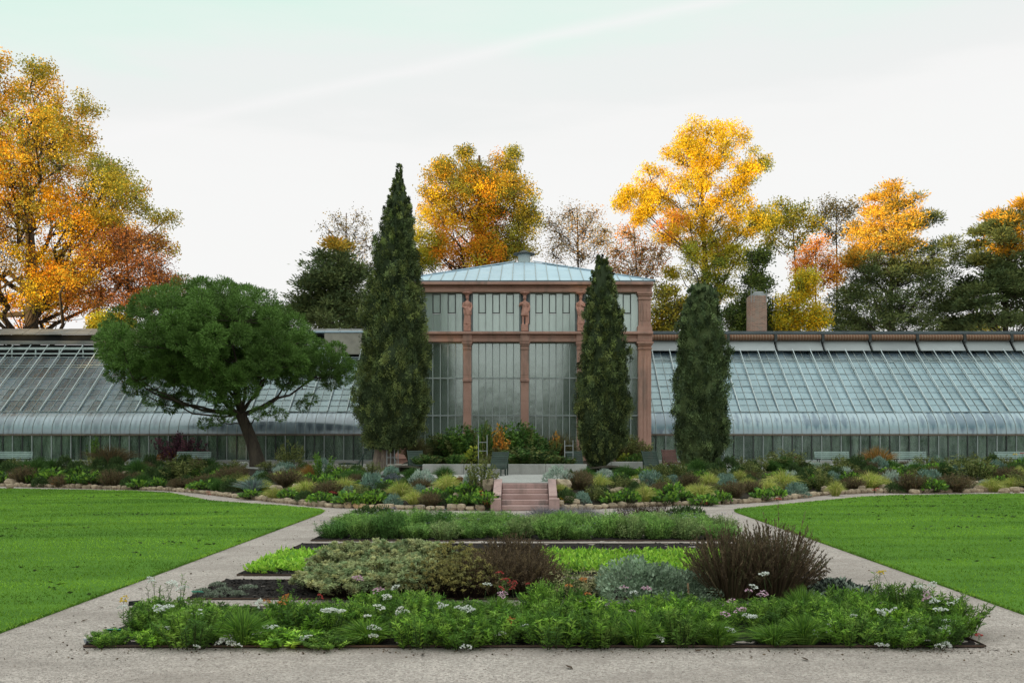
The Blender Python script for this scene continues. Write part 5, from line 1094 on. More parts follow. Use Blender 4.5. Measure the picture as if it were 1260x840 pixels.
HERO = [  # kind, foot x, foot y, width, height as seen
 ('silver', 520, 596, 27, 16), ('green', 507, 589, 20, 13), ('green', 547, 590, 20, 16), ('golden', 551, 607, 26, 22), ('rust', 566, 596, 11, 9), ('silver', 579, 596, 17, 13), ('broad', 576, 610, 24, 14),
 ('golden', 493, 613, 26, 20), ('golden', 509, 620, 20, 16), ('brown', 529, 622, 22, 15), ('dark', 548, 620, 18, 12), ('broad', 563, 622, 20, 12), ('broad', 597, 622, 26, 15), ('olive', 592, 604, 28, 34), ('broad', 580, 620, 18, 12),
 ('green', 437, 594, 23, 16), ('blue', 458, 601, 26, 17), ('grey', 483, 596, 22, 12), ('golden', 424, 607, 26, 18), ('brown', 404, 611, 30, 18), ('olive', 438, 617, 28, 18), ('broad', 430, 621, 30, 14), ('broad', 463, 620, 24, 15), ('blue', 484, 621, 20, 12),
 ('sapling', 397, 588, 22, 26), ('broad', 449, 622, 18, 12), ('dark', 472, 607, 18, 12), ('spiky', 311, 606, 28, 18), ('golden', 377, 607, 28, 15), ('brown', 354, 598, 32, 18), ('golden', 337, 614, 20, 14), ('orange_grass', 380, 590, 14, 18),
 ('dark', 326, 594, 22, 12), ('broad', 355, 614, 20, 11), ('broad', 395, 619, 24, 12), ('dark', 375, 617, 20, 12), ('broad', 310, 613, 24, 9), ('olive', 358, 577, 26, 28), ('silver', 345, 584, 14, 10), ('green', 398, 604, 16, 10),
 ('green', 44, 584, 22, 17), ('dark', 10, 588, 26, 18), ('brown', 30, 594, 26, 18), ('dark', 93, 588, 22, 18), ('green', 168, 586, 20, 20), ('dark', 190, 580, 12, 8), ('brown', 137, 598, 24, 18), ('dark', 203, 594, 24, 18), ('olive', 226, 592, 36, 26),
 ('brown', 282, 592, 26, 16), ('brown_grass', 135, 572, 46, 22), ('dark', 262, 590, 22, 16), ('broad', 68, 592, 26, 14), ('broad', 110, 597, 26, 14), ('broad', 170, 601, 20, 10), ('green', 268, 604, 18, 14), ('dark', 284, 605, 22, 14), ('broad', 250, 603, 22, 10),
 ('brown', 76, 598, 22, 13), ('green', 175, 597, 18, 14), ('rust', 207, 568, 22, 16), ('purple', 224, 564, 44, 30), ('sapling', 115, 572, 12, 30), ('brown', 240, 600, 20, 12), ('dark', 50, 599, 18, 10),
 ('silver', 687, 592, 30, 17), ('brown', 712, 602, 28, 20), ('green', 722, 590, 18, 14), ('golden', 738, 601, 20, 17), ('silver', 744, 588, 20, 10), ('green', 769, 589, 24, 16), ('olive', 763, 604, 20, 16), ('golden', 793, 617, 22, 19),
 ('blue', 800, 597, 28, 16), ('olive', 830, 592, 26, 22), ('broad', 818, 620, 24, 14), ('broad', 772, 619, 24, 15), ('dark', 697, 618, 20, 15), ('olive', 733, 616, 22, 17), ('golden', 690, 606, 16, 10), ('broad', 752, 620, 22, 12),
 ('blue', 716, 618, 18, 12), ('dark', 742, 612, 18, 13), ('brown', 814, 606, 18, 12), ('olive', 818, 604, 20, 16), ('dark', 780, 606, 18, 12), ('broad', 838, 616, 20, 12), ('golden', 862, 614, 28, 18), ('brown', 848, 600, 22, 16), ('golden', 872, 598, 22, 15),
 ('broad', 866, 622, 26, 12), ('blue', 895, 602, 22, 14), ('brown', 903, 612, 24, 18), ('broad', 888, 620, 20, 12), ('olive', 926, 590, 22, 18), ('golden', 963, 600, 30, 19), ('golden', 945, 607, 20, 16), ('golden', 1028, 610, 16, 18), ('golden', 1070, 601, 27, 19),
 ('silver', 1096, 597, 24, 16), ('brown', 1050, 602, 24, 14), ('brown', 1120, 605, 28, 20), ('blue', 1143, 597, 28, 17), ('broad', 1146, 605, 26, 13), ('olive', 1196, 590, 40, 26), ('brown', 1175, 604, 34, 18), ('golden', 1220, 605, 24, 16), ('silver', 1212, 600, 16, 9),
 ('orange_grass', 1080, 574, 30, 22), ('olive', 966, 577, 40, 20), ('dark', 995, 592, 24, 16), ('olive', 1008, 603, 26, 22), ('blue', 980, 609, 24, 14), ('dark', 1163, 588, 20, 14), ('green', 1128, 585, 18, 16), ('brown', 1240, 592, 26, 16), ('green', 1246, 582, 16, 12),
 ('dark', 1100, 606, 20, 10), ('dark', 1030, 588, 24, 12), ('silver', 1040, 588, 20, 12), ('broad', 938, 615, 22, 12), ('broad', 955, 612, 20, 11), ('brown', 925, 607, 22, 14), ('dark', 985, 598, 20, 14), ('olive', 1260, 600, 30, 18), ('green', 1160, 583, 20, 14),
 ('dark', 910, 588, 22, 14), ('silver', 905, 584, 20, 8), ('dark', 855, 588, 20, 10), ('golden', 920, 600, 18, 12), ('brown', 1055, 591, 20, 12)]
for k, x, y, w, h in HERO: plant(k, x, y, w * 1.12, h * 1.12)
g = np.random.default_rng(77); names = list(KIND)
occ = [(p[1], p[2]) for p in PL]
def zone_fill(px0, px1, n, kinds, wts):
    wts = np.array(wts) / sum(wts); tries = 0; c = 0
    while c < n and tries < n * 60:
        tries += 1; px = g.uniform(px0, px1); x = (px - CX) / F * 43; y = yb(x) + .35 + g.random() * (Ls(x) - .8); x = (px - CX) / F * y; y = max(y, yb(x) + .35)
        if abs(x) < 1.75 or min(math.hypot(x - a, (y - b) * .8) for a, b in occ) < .52: continue
        occ.append((x, y)); b = Vector((x, y, float(gz(x, y)))); k = kinds[g.choice(len(kinds), p=wts)]
        px_, py_ = CX + x / y * F, CY - (b.z - EYE) / y * F
        plant(k, px_, py_ - .01, g.uniform(15, 25), g.uniform(9, 15)); c += 1
zone_fill(-170, 300, 84, ['dark', 'brown', 'broad', 'olive', 'green', 'silver'], [5, 3, 4, 4, 3, .8])
zone_fill(300, 612, 34, ['dark', 'brown', 'broad', 'golden', 'blue', 'green'], [3, 1.5, 4, 3, 2, 2])
zone_fill(680, 920, 34, ['dark', 'brown', 'broad', 'golden', 'blue', 'olive'], [3, 1.5, 4, 3, 2, 2.5])
zone_fill(920, 1430, 70, ['dark', 'brown', 'broad', 'golden', 'blue', 'olive', 'silver'], [3, 2, 3.5, 2.5, 2, 3, .8])
for px in list(np.arange(-160, 300, 15.0)) + list(np.arange(330, 500, 22.0)) + list(np.arange(815, 1430, 13.5)):
    px += g.uniform(-4, 4); x = (px - CX) / F * 50; y = float(yb(x) + Ls(x)) - g.uniform(.1, 1.1); x = (px - CX) / F * y; b = Vector((x, y, float(gz(x, y))))
    plant(['dark', 'olive', 'green', 'blue', 'brown', 'dark', 'silver'][g.choice(7, p=[.22, .24, .22, .14, .06, .06, .06])], px, CY - (b.z - EYE) / y * F - .01, g.uniform(17, 27), g.uniform(10, 19))
cnt = {}
for kind, x, y, o in sorted(PL, key=lambda p: abs(p[1])):
    side = 'left' if x < 0 else 'right'; key = (kind, side); i = cnt.get(key, 0); cnt[key] = i + 1
    desc, short = KIND[kind][2], KIND[kind][3]; tot = sum(1 for p in PL if p[0] == kind and (p[1] < 0) == (x < 0))
    o['label'] = '%s %s of the steps%s' % (desc, side, '' if tot == 1 else ', %s %s out from them' % (ORD[i], short))
    if tot > 1: o['group'] = '%ss in the rock bed' % short
# small flowers on some of the rock plants
def flower_mesh(seed, n, r, cols, stem=.0, dome=.6):
    g = np.random.default_rng(seed); mb = MB(); a = g.uniform(0, 6.28, n); q = np.sqrt(g.random(n)); p = np.stack([np.cos(a) * q * r, np.sin(a) * q * r, -dome * r * q ** 2], 1)
    U = np.stack([np.cos(a), np.sin(a), a * 0 + .35], 1) + g.normal(size=(n, 3)) * .35; mb.cards(p, U, r * .55, r * .42, pick(g, n, cols, None, .06).clip(0, .9), 0, g)
    if stem: k = 5; e = np.stack([np.cos(np.arange(k) * 1.26) * r * .5, np.sin(np.arange(k) * 1.26) * r * .5, np.full(k, -.01)], 1); mb.sticks(np.tile([[0, 0, -.05]], (k, 1)), e, .0018, .0014, (.12, .16, .07)); mb.sticks([[.01, 0, -stem]], [[0, 0, -.05]], .0035, .0025, (.10, .15, .06))
    return mb.build('flower_head', MT['petal'])
WHT = [(.78, .78, .74), (.70, .71, .66)]
FL = {'white': [flower_mesh(s, 34, .062, WHT, .30) for s in (1, 2, 3)], 'pink': [flower_mesh(4, 30, .055, [(.62, .36, .48), (.66, .48, .55)], .28)], 'red': [flower_mesh(5, 26, .045, [(.45, .06, .06), (.5, .12, .10)], .28)],
      'orange': [flower_mesh(6, 26, .05, [(.62, .20, .06), (.55, .26, .08)], .26)], 'yellow': [flower_mesh(7, 26, .05, [(.75, .52, .03)], .4)]}
def nearest(px, py):
    w = hit(px, py); return min(PL, key=lambda p: math.hypot(p[1] - w.x, p[2] - w.y))
def rock_flower(px, py, colr, r=1.0, n=3):
    k, x, y, o = nearest(px, py + 6)
    for i in range(n):
        D = y - .15 + random.uniform(-.1, .1); w = P(px + random.uniform(-3, 3) * (n > 1), py + random.uniform(-3, 3) * (n > 1), D)
        f = obj('flower', random.choice(FL[colr]), o); f.matrix_parent_inverse = Matrix(); bpy.context.view_layer.update() if False else None
        M = Matrix.Translation(w) @ Matrix.Diagonal((r, r, r, 1)); L = Matrix.Translation(o.location) @ Matrix.Rotation(o.rotation_euler.z, 4, 'Z') @ Matrix.Diagonal((*o.scale, 1)); f.matrix_local = L.inverted() @ M
for a in ((440, 590, 'white', 1.5, 5), (126, 583, 'white', 1.6, 3), (119, 581, 'white', 1.3, 2), (299, 571, 'white', 1.8, 2), (196, 563, 'white', 1.2, 3), (108, 595, 'red', 2, 2), (239, 600, 'red', 1.8, 2), (66, 593, 'orange', 2, 2), (256, 605, 'red', 1.6, 2),
          (409, 607, 'red', 1.8, 2), (600, 619, 'orange', 1.8, 3), (593, 606, 'orange', 1.4, 3), (690, 614, 'yellow', 1.6, 2), (866, 617, 'red', 1.9, 4), (957, 614, 'red', 2.2, 2), (1078, 603, 'red', 1.8, 2), (980, 562, 'red', 1.8, 1), (1139, 591, 'white', 2, 1),
          (600, 596, 'white', 1.0, 6), (950, 562, 'white', 1.2, 5), (1195, 566, 'white', 1.1, 5), (394, 580, 'white', 1.2, 3), (1249, 558, 'yellow', 2, 1), (1258, 557, 'red', 2.6, 1)):
    rock_flower(*a)
# ------------------------------------------------------------------ stones
def stone_mesh(seed, sx, sy, sz, sub=2):
    g = random.Random(seed); bm = bmesh.new(); bmesh.ops.create_cube(bm, size=1); bmesh.ops.subdivide_edges(bm, edges=bm.edges[:], cuts=1, use_grid_fill=True)
    for v in bm.verts:
        l = v.co.length; v.co *= (1 - .33 * max(0, (l - .5) / .37)) * g.uniform(.86, 1.12); v.co = Vector((v.co.x * sx, v.co.y * sy, v.co.z * sz))
    me = bpy.data.meshes.new('stone'); bm.to_mesh(me); bm.free(); me.materials.append(MT['rock']); return me
SM = [stone_mesh(i, 1, 1, 1) for i in range(8)]
for side, lb in ((-1, 'row of tan edging stones along the path left of the steps'), (1, 'row of tan edging stones along the path right of the steps')):
    x0 = side * 1.32; e = thing('stone_edging', lb, 'edging', (x0, float(yb(x0)), 0)); x = x0; i = 0
    while abs(x) < 34:
        w = random.uniform(.26, .46); dx = .06; slope = float(yb(x + side * .2) - yb(x)) / .2; step = w / math.sqrt(1 + slope * slope); x += side * step / 2
        y = float(yb(x)); h = random.uniform(.17, .27); i += 1
        o = obj('stone', SM[i % 8], e); o.matrix_local = Matrix.Translation((x - x0 + random.uniform(-.02, .02), y - float(yb(x0)) + random.uniform(-.07, .07), h * .38)) @ Matrix.Rotation(math.atan(slope * side) + random.uniform(-.12, .12), 4, 'Z') @ Matrix.Rotation(random.choice((0, math.pi)), 4, 'X') @ Matrix.Diagonal((w * 1.02, .26, h, 1))
        x += side * step / 2
RK = []
def rock(px, py, w, h, label=None):
    b = hit(px, py); s = F / b.y; o = obj('boulder', SM[len(RK) % 8], None, b + Vector((0, 0, h / s * .36)), (random.uniform(-.15, .15), random.uniform(-.15, .15), random.uniform(0, 6.28)), (w / s * 1.1, w / s, h / s * 1.1))
    tag(o, label, 'rock', 'boulders in the rock bed'); RK.append(o)
rock(590, 601, 12, 9, 'reddish tan boulder left of the steps, the lower of two'); rock(601, 603, 13, 17, 'upright tan boulder standing next to the left cheek wall'); rock(693, 601, 20, 14, 'large pitted tan boulder right of the steps beside the silvery shrub')
n0 = len(RK)
for px, py in ((146, 590), (150, 596), (158, 592), (142, 597), (165, 597), (186, 582), (155, 585), (14, 596), (12, 601), (48, 592), (52, 587), (490, 605), (520, 606), (530, 605), (540, 606), (545, 607), (570, 607), (563, 606), (470, 606), (455, 612), (497, 608), (565, 612), (510, 594),
               (700, 617), (708, 621), (755, 607), (762, 606), (772, 604), (745, 607), (840, 611), (850, 608), (782, 596), (790, 594), (690, 623), (1110, 592), (1108, 600), (1190, 600), (1198, 597), (1205, 603), (1188, 606), (1230, 602), (1236, 606), (1060, 606), (1088, 603), (880, 612), (834, 602),
               (340, 603), (365, 602), (388, 601), (320, 603), (408, 598), (985, 604), (1015, 606), (1125, 607), (1250, 606)):
    rock(px, py, random.uniform(8, 14), random.uniform(6, 9))
for side in (-1, 1):
    rr = sorted([o for o in RK[n0:] if o.location.x * side > 0], key=lambda o: abs(o.location.x))
    for i, o in enumerate(rr): o['label'] = 'tan rock among plants %s of the steps, %s rock out from them' % ('left' if side < 0 else 'right', ORD[i])
# ------------------------------------------------------------------ planting in front of the pavilion
def big(name, mesh, px, py, D, label, wpx, hpx, cat='shrub', group=None):
    co = np.zeros(len(mesh.vertices) * 3); mesh.vertices.foreach_get('co', co); co = co.reshape(-1, 3)
    ex, ez = np.percentile(co[:, 0], 97) - np.percentile(co[:, 0], 3), np.percentile(co[:, 2], 98); s = F / D
    z0 = T + .22; zt = EYE + (CY - py) / F * D; h = max(.3, zt - z0)
    o = obj(name, mesh, None, (M_(px - CX, D), D, z0), (0, 0, random.uniform(0, 6.28)), (wpx / s / ex, wpx / s / ex, h / ez)); return tag(o, label, cat, group)
b_dk = bake([g_leafy(s, 130, 1.6, .9, DKG + OLI + MDG, 44, .13, .05) for s in (61, 62)], 'shrub'); b_br = bake([g_leafy(s, 120, 1.5, .9, GR2 + MDG + OLI, 44, .15, .06) for s in (63, 64)], 'shrub')
b_ol = bake([g_leafy(65, 130, 1.6, .9, OLI + [(.16, .13, .06)], 44, .13, .04)], 'shrub'); b_ye = bake([g_broad(66, 320, .5, .8, [(.36, .36, .05), (.28, .33, .05), (.2, .28, .05)], .2, .09)], 'shrub')
b_or = bake([g_leafy(67, 60, 1.5, .6, [(.62, .24, .04), (.55, .28, .05), (.2, .16, .05)], 22, .15, .085)], 'shrub'); b_gb = bake([g_tuft(s, 1500, 1.5, .95, [(.16, .14, .06), (.12, .11, .05), (.2, .16, .08), (.09, .1, .04)], .011, .3, .8) for s in (68, 69)], 'grass')
for i, (nm, me, px, top, D, w, lb) in enumerate((
    ('tall_grass', b_gb[0], 512, 536, 51, 30, 'tall brown-green grass behind the lounger near the tallest cypress'), ('shrub', b_dk[0], 540, 537, 52, 36, 'dark green shrub right of the tall brown-green grass'), ('tall_grass', b_gb[1], 550, 541, 54, 26, 'faded tall grass behind the dark green shrub by the pavilion'),
    ('shrub', b_br[0], 571, 530, 51, 44, 'fresh green shrub below the left stone pilaster'), ('shrub', b_ye[0], 583, 553, 46.5, 20, 'bright yellow-green leafy shrub left of the ladder-like frame'), ('shrub', b_br[1], 562, 560, 46, 24, 'low bright green leaves behind the low concrete wall'),
    ('climber', b_br[1], 597, 524, 47, 14, 'thin green climber growing up the ladder-like frame'), ('shrub', b_or[0], 615, 530, 47.5, 20, 'shrub with glowing orange leaves right of the ladder-like frame'), ('shrub', b_br[0], 640, 527, 50, 50, 'tall lush green shrub below the centre stone pilaster'),
    ('shrub', b_ol[0], 612, 553, 47, 46, 'olive shrub with russet leaves behind the lounger'), ('shrub', b_dk[1], 650, 553, 46.5, 52, 'dark low shrub behind the middle of the concrete wall'), ('shrub', b_dk[0], 668, 543, 49, 36, 'dark green shrub right of the tall lush shrub'),
    ('tall_grass', b_gb[0], 690, 533, 50, 40, 'feathery brown grass left of the middle cypress'), ('shrub', b_or[0], 684, 537, 49.5, 12, 'small orange leaved shrub among the feathery brown grass'), ('shrub', b_ol[0], 777, 541, 50, 44, 'olive shrub between middle cypress and red corner pilaster'),
    ('shrub', b_ye[0], 770, 560, 48, 16, 'small golden leaved plant right of the middle cypress'), ('shrub', b_br[0], 785, 560, 47.5, 22, 'low green strap-leaved plant before the red corner pilaster'), ('shrub', b_dk[1], 526, 560, 47, 26, 'low dark shrub behind the left end of the concrete wall'),
    ('shrub', b_dk[0], 690, 562, 46, 30, 'low green plants behind the right end of the concrete wall'), ('shrub', b_ol[0], 600, 562, 46, 20, 'low olive plant at the foot of the ladder-like frame'), ('climber', b_br[0], 762, 527, 54, 10, 'slim green climber at the right bay of the pavilion'))):
    big(nm, me, px, top, D, lb, w, 0)
# plants inside the wings, dim behind the glass
gp = bake([g_leafy(s, 60, 1.5, .7, GR2 + MDG, 30, .2, .08) for s in (71, 72, 73)], 'greenhouse_plant')
for s in (-1, 1):
    for i in range(17):
        o = obj('greenhouse_plant', gp[i % 3], None, (s * (8.6 + i * 1.85 + random.uniform(-.5, .5)), 63.2 + random.uniform(0, 1.2), T), (0, 0, random.uniform(0, 6)), (random.uniform(.8, 1.5),) * 2 + (random.uniform(.6, 1.2),))
        tag(o, 'green potted plant dim behind the glass of the %s wing, %s from the pavilion' % ('left' if s < 0 else 'right', ORD[i]), 'plant', 'plants inside the greenhouse wings')
# ------------------------------------------------------------------ the flower beds between the lawns
def bedplant(nm, me, x, y, s, sz, label, group, cat='plant', rz=None):
    return tag(obj(nm, me, None, (x, y, .0), (0, 0, random.uniform(0, 6.28) if rz is None else rz), (s, s, sz)), label, cat, group)
fr = {'ferny': bake([g_leafy(s, 100, .40, .42, GR2 + GR1, 56, .065, .011, low=.05, upw=.55) for s in (81, 82, 83)], 'front_plant'), 'bright': bake([g_leafy(s, 80, .38, .40, GR1 + GR2, 44, .075, .015, low=.05) for s in (84, 85)], 'front_plant'),
      'grassy': bake([g_tuft(s, 700, .42, .40, GR1 + GR2, .012, .35, .8) for s in (86, 87)], 'front_plant'), 'lush': bake([g_leafy(s, 64, .40, .40, GR1 + GR3, 36, .09, .024, low=.05) for s in (88,)], 'front_plant')}
FDESC = {'ferny': ('ferny dark green clump', 'ferny clump'), 'bright': ('bright green narrow-leaved clump', 'bright clump'), 'grassy': ('grassy green clump', 'grassy clump'), 'lush': ('lush yellow-green leafy clump', 'lush clump')}
FRP = []
random.seed(9)
for row, (y, n, z) in enumerate(((12.0, 20, .92), (12.7, 19, 1.05), (13.4, 18, 1.14))):
    for i in range(n):
        x = -4.98 + (i + .5 * (row % 2)) * (10.3 / (n - .5)) + random.uniform(-.12, .12)
        if row == 0 and x < -4.1: z_ = .5; s = .7
        elif x < -4.3: z_ = .85; s = .9
        elif row == 2 and x < -2.0: z_ = .62; s = .9
        else: z_ = z * random.uniform(.68, 1.22); s = random.uniform(.95, 1.2)
        if row == 0 and -3.3 < x < -2.3: z_ *= .6
        k = random.choices(['ferny', 'bright', 'grassy', 'lush'], [5, 3, 1.2, 1.6] if x < 1 else [5, 2.4, 2.2, 1.2])[0]
        y_ = y + random.uniform(-.12, .12)
        me = random.choice(fr[k]); o = bedplant('front_plant', me, x, max(y_, 11.98), s, z_, '', 'clumps in the front flower row'); FRP.append((k, x, y_, row, o))
cnt = {}
for k, x, y, row, o in sorted(FRP, key=lambda p: p[1]):
    i = cnt.get((k, row), 0); cnt[(k, row)] = i + 1
    o['label'] = '%s in the flower row, %s rank, %s such from the left' % (FDESC[k][0], ('front', 'middle', 'rear')[row], ORD[i])
FLW = {'white': [(185,711),(212,715),(227,721),(151,745),(203,746),(196,749),(202,771),(235,763),(245,754),(315,777),(279,781),(291,792),(270,787),(243,799),(337,769),(374,782),(408,749),(399,749),(415,750),(475,731),(464,772),(318,741),(486,721),(497,750),(545,744),(577,747),(571,749),(600,717),(573,799),
                 (644,771),(618,777),(780,727),(813,783),(939,704),(928,720),(925,757),(920,756),(898,772),(1085,751),(1092,750),(1050,756),(1122,762),(1118,770),(1020,765),(1019,775),(1005,778),(1132,786),(1142,775),(1163,792),(1155,796),(1088,792),(1172,765),(1165,762),(1167,770),(1168,775),(1160,748),(1150,738),(1169,741),(1130,720),(1146,719),(452,756),(468,745),(460,780),(566,746),(1162,776),(1170,771),(284,788),(288,784),(330,770)],
       'pink': [(442,708),(622,728),(443,712),(778,750),(768,721),(797,723),(921,725),(937,730),(899,737),(913,748),(893,754),(1138,735),(618,731),(462,726)], 'red': [(615,703),(620,712),(617,722),(632,720),(650,717),(1205,780),(395,732),(628,716)],
       'orange': [(329,738),(350,733),(347,740),(627,762),(700,719),(719,713),(723,729),(630,764)], 'yellow': [(1085,702),(152,738)]}
for colr, lst in FLW.items():
    for px, py in lst + [(a + random.uniform(-7, 7), b + random.uniform(-4, 3)) for a, b in lst if random.random() < .55]:
        D = 11.62 + (797 - py) / 90 * 1.3; w = P(px, py, D); w.z = max(w.z, .08)
        k, x, y, row, o = min(FRP, key=lambda p: math.hypot(p[1] - w.x, p[2] - w.y)); r = random.uniform(.6, .95)
        f = obj('flower_head', random.choice(FL[colr]), o); L = Matrix.Translation(o.location) @ Matrix.Rotation(o.rotation_euler.z, 4, 'Z') @ Matrix.Diagonal((*o.scale, 1))
        f.matrix_local = L.inverted() @ Matrix.Translation(w) @ Matrix.Rotation(random.uniform(0, 6), 4, 'Z') @ Matrix.Rotation(random.gauss(0, .5), 4, 'X') @ Matrix.Diagonal((r, r, r * .9, 1)); f['label'] = '%s flower head' % colr
# leggy stems standing above the row
leg = bake([g_leafy(s, 5, .75, .18, GR2 + [(.14, .15, .07)], 26, .06, .012, low=.3) for s in (91, 92)], 'leggy_stem')
for px, py, lb in ((190, 765, 'leggy green stems at the left end of the flower row'), (214, 760, 'second leggy stems beside the left end of the flower row'), (1080, 752, 'tall leafy stems near the right end of the flower row'), (1140, 765, 'leggy stems at the right end of the flower row'), (355, 765, 'brownish leggy stems among the orange flowers'), (700, 745, 'leggy stems with orange flowers before the grey-green mound'), (622, 755, 'leggy stems carrying red flowers mid row')):
    b = hit(px, py); bedplant('leggy_plant', leg[0 if px < 600 else 1], b.x, b.y, 1.0, random.uniform(.7, 1), lb, 'leggy stems in the flower row')
# second and third rows
EUP = [(.30, .34, .17), (.36, .38, .19), (.24, .30, .15), (.42, .41, .20)]; EUO = [(.23, .21, .075), (.28, .24, .08), (.17, .16, .06)]
eu = bake([g_heads(s, 230, .62, .72, EUP, .075, 30) for s in (101, 102, 103)], 'spurge'); eo = bake([g_heads(s, 300, .6, .74, EUO, .05, 18) for s in (104, 105)], 'spurge')
bt = bake([g_twiggy(s, 520, .85, .62, [(.12, .082, .05), (.085, .06, .04), (.155, .11, .06)], 12, .75, .005, .05) for s in (106, 107)], 'brown_shrub')
for i, (px, py, s, z, lb) in enumerate(((404, 728, 0.95, 0.60, 'leftmost clump of grey-green spurge'), (430, 735, 1.06, 0.71, 'grey-green spurge clump at the front left of the patch'), (424, 712, 1.06, 0.84, 'grey-green spurge clump at the rear left of the patch'), (472, 733, 1.06, 0.80, 'grey-green spurge clump front middle of the patch'),
                                      (468, 710, 1.06, 0.88, 'grey-green spurge clump rear middle of the patch'), (505, 732, 1.06, 0.80, 'grey-green spurge clump front right of the patch'), (504, 710, 1.06, 0.88, 'grey-green spurge clump rear right of the patch'), (532, 712, 0.95, 0.84, 'grey-green spurge clump next to the olive ones, rear'))):
    b = hit(px, py); bedplant('spurge', eu[i % 3], b.x, b.y, s, z, lb, 'grey-green spurge clumps', 'plant')
for i, (px, py, s, z, lb) in enumerate(((536, 735, 1, .78, 'olive-brown spurge clump left front of its three'), (560, 714, 1, .85, 'olive-brown spurge clump at the rear'), (574, 735, 1, .8, 'olive-brown spurge clump right front of its three'))):
    b = hit(px, py); bedplant('spurge', eo[i % 2], b.x, b.y, s, z, lb, 'olive-brown spurge clumps')
for i, (px, py, s, z, lb) in enumerate(((606, 732, 1, .82, 'dark brown wiry shrub next to the olive-brown spurge'), (632, 716, 1, .95, 'dark brown wiry shrub in the middle of the bed, rear one'), (650, 731, .95, .8, 'dark brown wiry shrub in the middle of the bed, right one'))):
    b = hit(px, py); bedplant('brown_shrub', bt[i % 2], b.x, b.y, s, z, lb, 'dark brown wiry shrubs mid bed', 'shrub')
ct = bake([g_leafy(s, 260, .16, .9, GR3, 12, .12, .04, low=.2) for s in (111,)], 'x')[0]
def cover(nm, x0, x1, y0, y1, label, seed):
    g = np.random.default_rng(seed); n = int((x1 - x0) * (y1 - y0) * 900); mb = MB()
    pos = np.stack([g.uniform(x0, x1, n), g.uniform(y0, y1, n), g.uniform(.02, .14, n)], 1)
    k = (smooth_noise(pos[:, 0], pos[:, 1], seed, 4) > .22); pos = pos[k]; n = len(pos); U = sph(g, n); U[:, 2] = abs(U[:, 2]) * .8 + .15
    mb.cards(pos, U, g.uniform(.07, .16, n), g.uniform(.03, .055, n), pick(g, n, GR3 + [(.30, .46, .06), (.12, .25, .04)]), 0, g); tag(obj(nm, mb.build(nm, MT['leaf'])), label, 'ground cover', kind='stuff')
cover('leafy_cover', -5.1, -2.6, 18.15, 20.9, 'fresh green leafy ground cover left of the spurge', 121); cover('leafy_cover', .4, 4.2, 18.15, 20.9, 'fresh green leafy ground cover behind the silvery blue mound', 122)
sb = bake([g_mound(s, 3600, .62, .52, [(.20, .265, .175), (.14, .19, .125), (.28, .345, .245)], .06, .034, .15, .62, .16) for s in (131, 132)], 'artemisia')
for px, py, s, z, lb in ((782, 738, 1.05, 1.15, 'silvery blue-green mound, left and tallest of three'), (818, 737, .95, .95, 'silvery blue-green mound, middle of three'), (848, 736, .8, .72, 'silvery blue-green mound, right one beside the stake')):
    b = hit(px, py); bedplant('silver_mound', sb[px % 2], b.x, b.y, s, z, lb, 'silvery blue mounds')
dr = bake([g_twiggy(s, 720, 1.15, .95, [(.135, .092, .058), (.098, .068, .045), (.18, .125, .078), (.13, .115, .06)], 14, .8, .006, .06) for s in (141, 142)], 'dark_red_shrub')
for px, py, s, z, lb in ((900, 737, .66, .95, 'dark red-brown wiry shrub, left one of the big pair'), (950, 736, .74, 1.0, 'dark red-brown wiry shrub, right one of the big pair')):
    b = hit(px, py); bedplant('wiry_shrub', dr[px % 2], b.x, b.y, s, z, lb, 'dark red-brown wiry shrubs', 'shrub')
dw = bake([g_twiggy(143, 26, 1.35, .7, [(.12, .09, .055), (.16, .12, .07)], 10, .8, .006, .06)], 'tall_stems'); b = hit(960, 720); bedplant('dry_stems', dw[0], b.x, b.y, 1, 1, 'tall dry stems above the dark red-brown shrubs', None)
dc = bake([g_mound(144, 2400, .55, .30, [(.04, .05, .04), (.025, .03, .028), (.24, .28, .22), (.18, .21, .17)], .09, .045, .3, .6)], 'dark_cushion'); b = hit(1030, 738); bedplant('dark_cushion', dc[0], b.x, b.y, 1.0, .9, 'low blackish cushion with silvery leaves right of the wiry shrubs', None)
pl_ = bake([g_leafy(145, 60, .5, .5, [(.30, .28, .14), (.22, .24, .10), (.36, .33, .18)], 18, .07, .016)], 'pale_plant')
for px, py, lb in ((700, 735, 'pale dried plant left of the silvery mounds, left one'), (724, 733, 'pale dried plant left of the silvery mounds, right one')): b = hit(px, py); bedplant('dried_plant', pl_[0], b.x, b.y, 1, .9, lb, 'pale dried plants')
gm = bake([g_mound(146, 500, .30, .14, [(.26, .28, .22), (.2, .22, .17), (.12, .15, .1)], .07, .03)], 'grey_mat')
for i, (px, py) in enumerate(((262, 735), (275, 728), (290, 733), (305, 726), (250, 730), (268, 722))): b = hit(px, py); bedplant('grey_mat', gm[0], b.x, b.y, random.uniform(.38, .6), .5, 'low grey-green mat on dark soil, %s from the left' % ORD[[4, 0, 1, 2, 3, 5].index(i) if False else sorted([262, 275, 290, 305, 250, 268]).index(px)], 'grey-green mats on the dark soil')
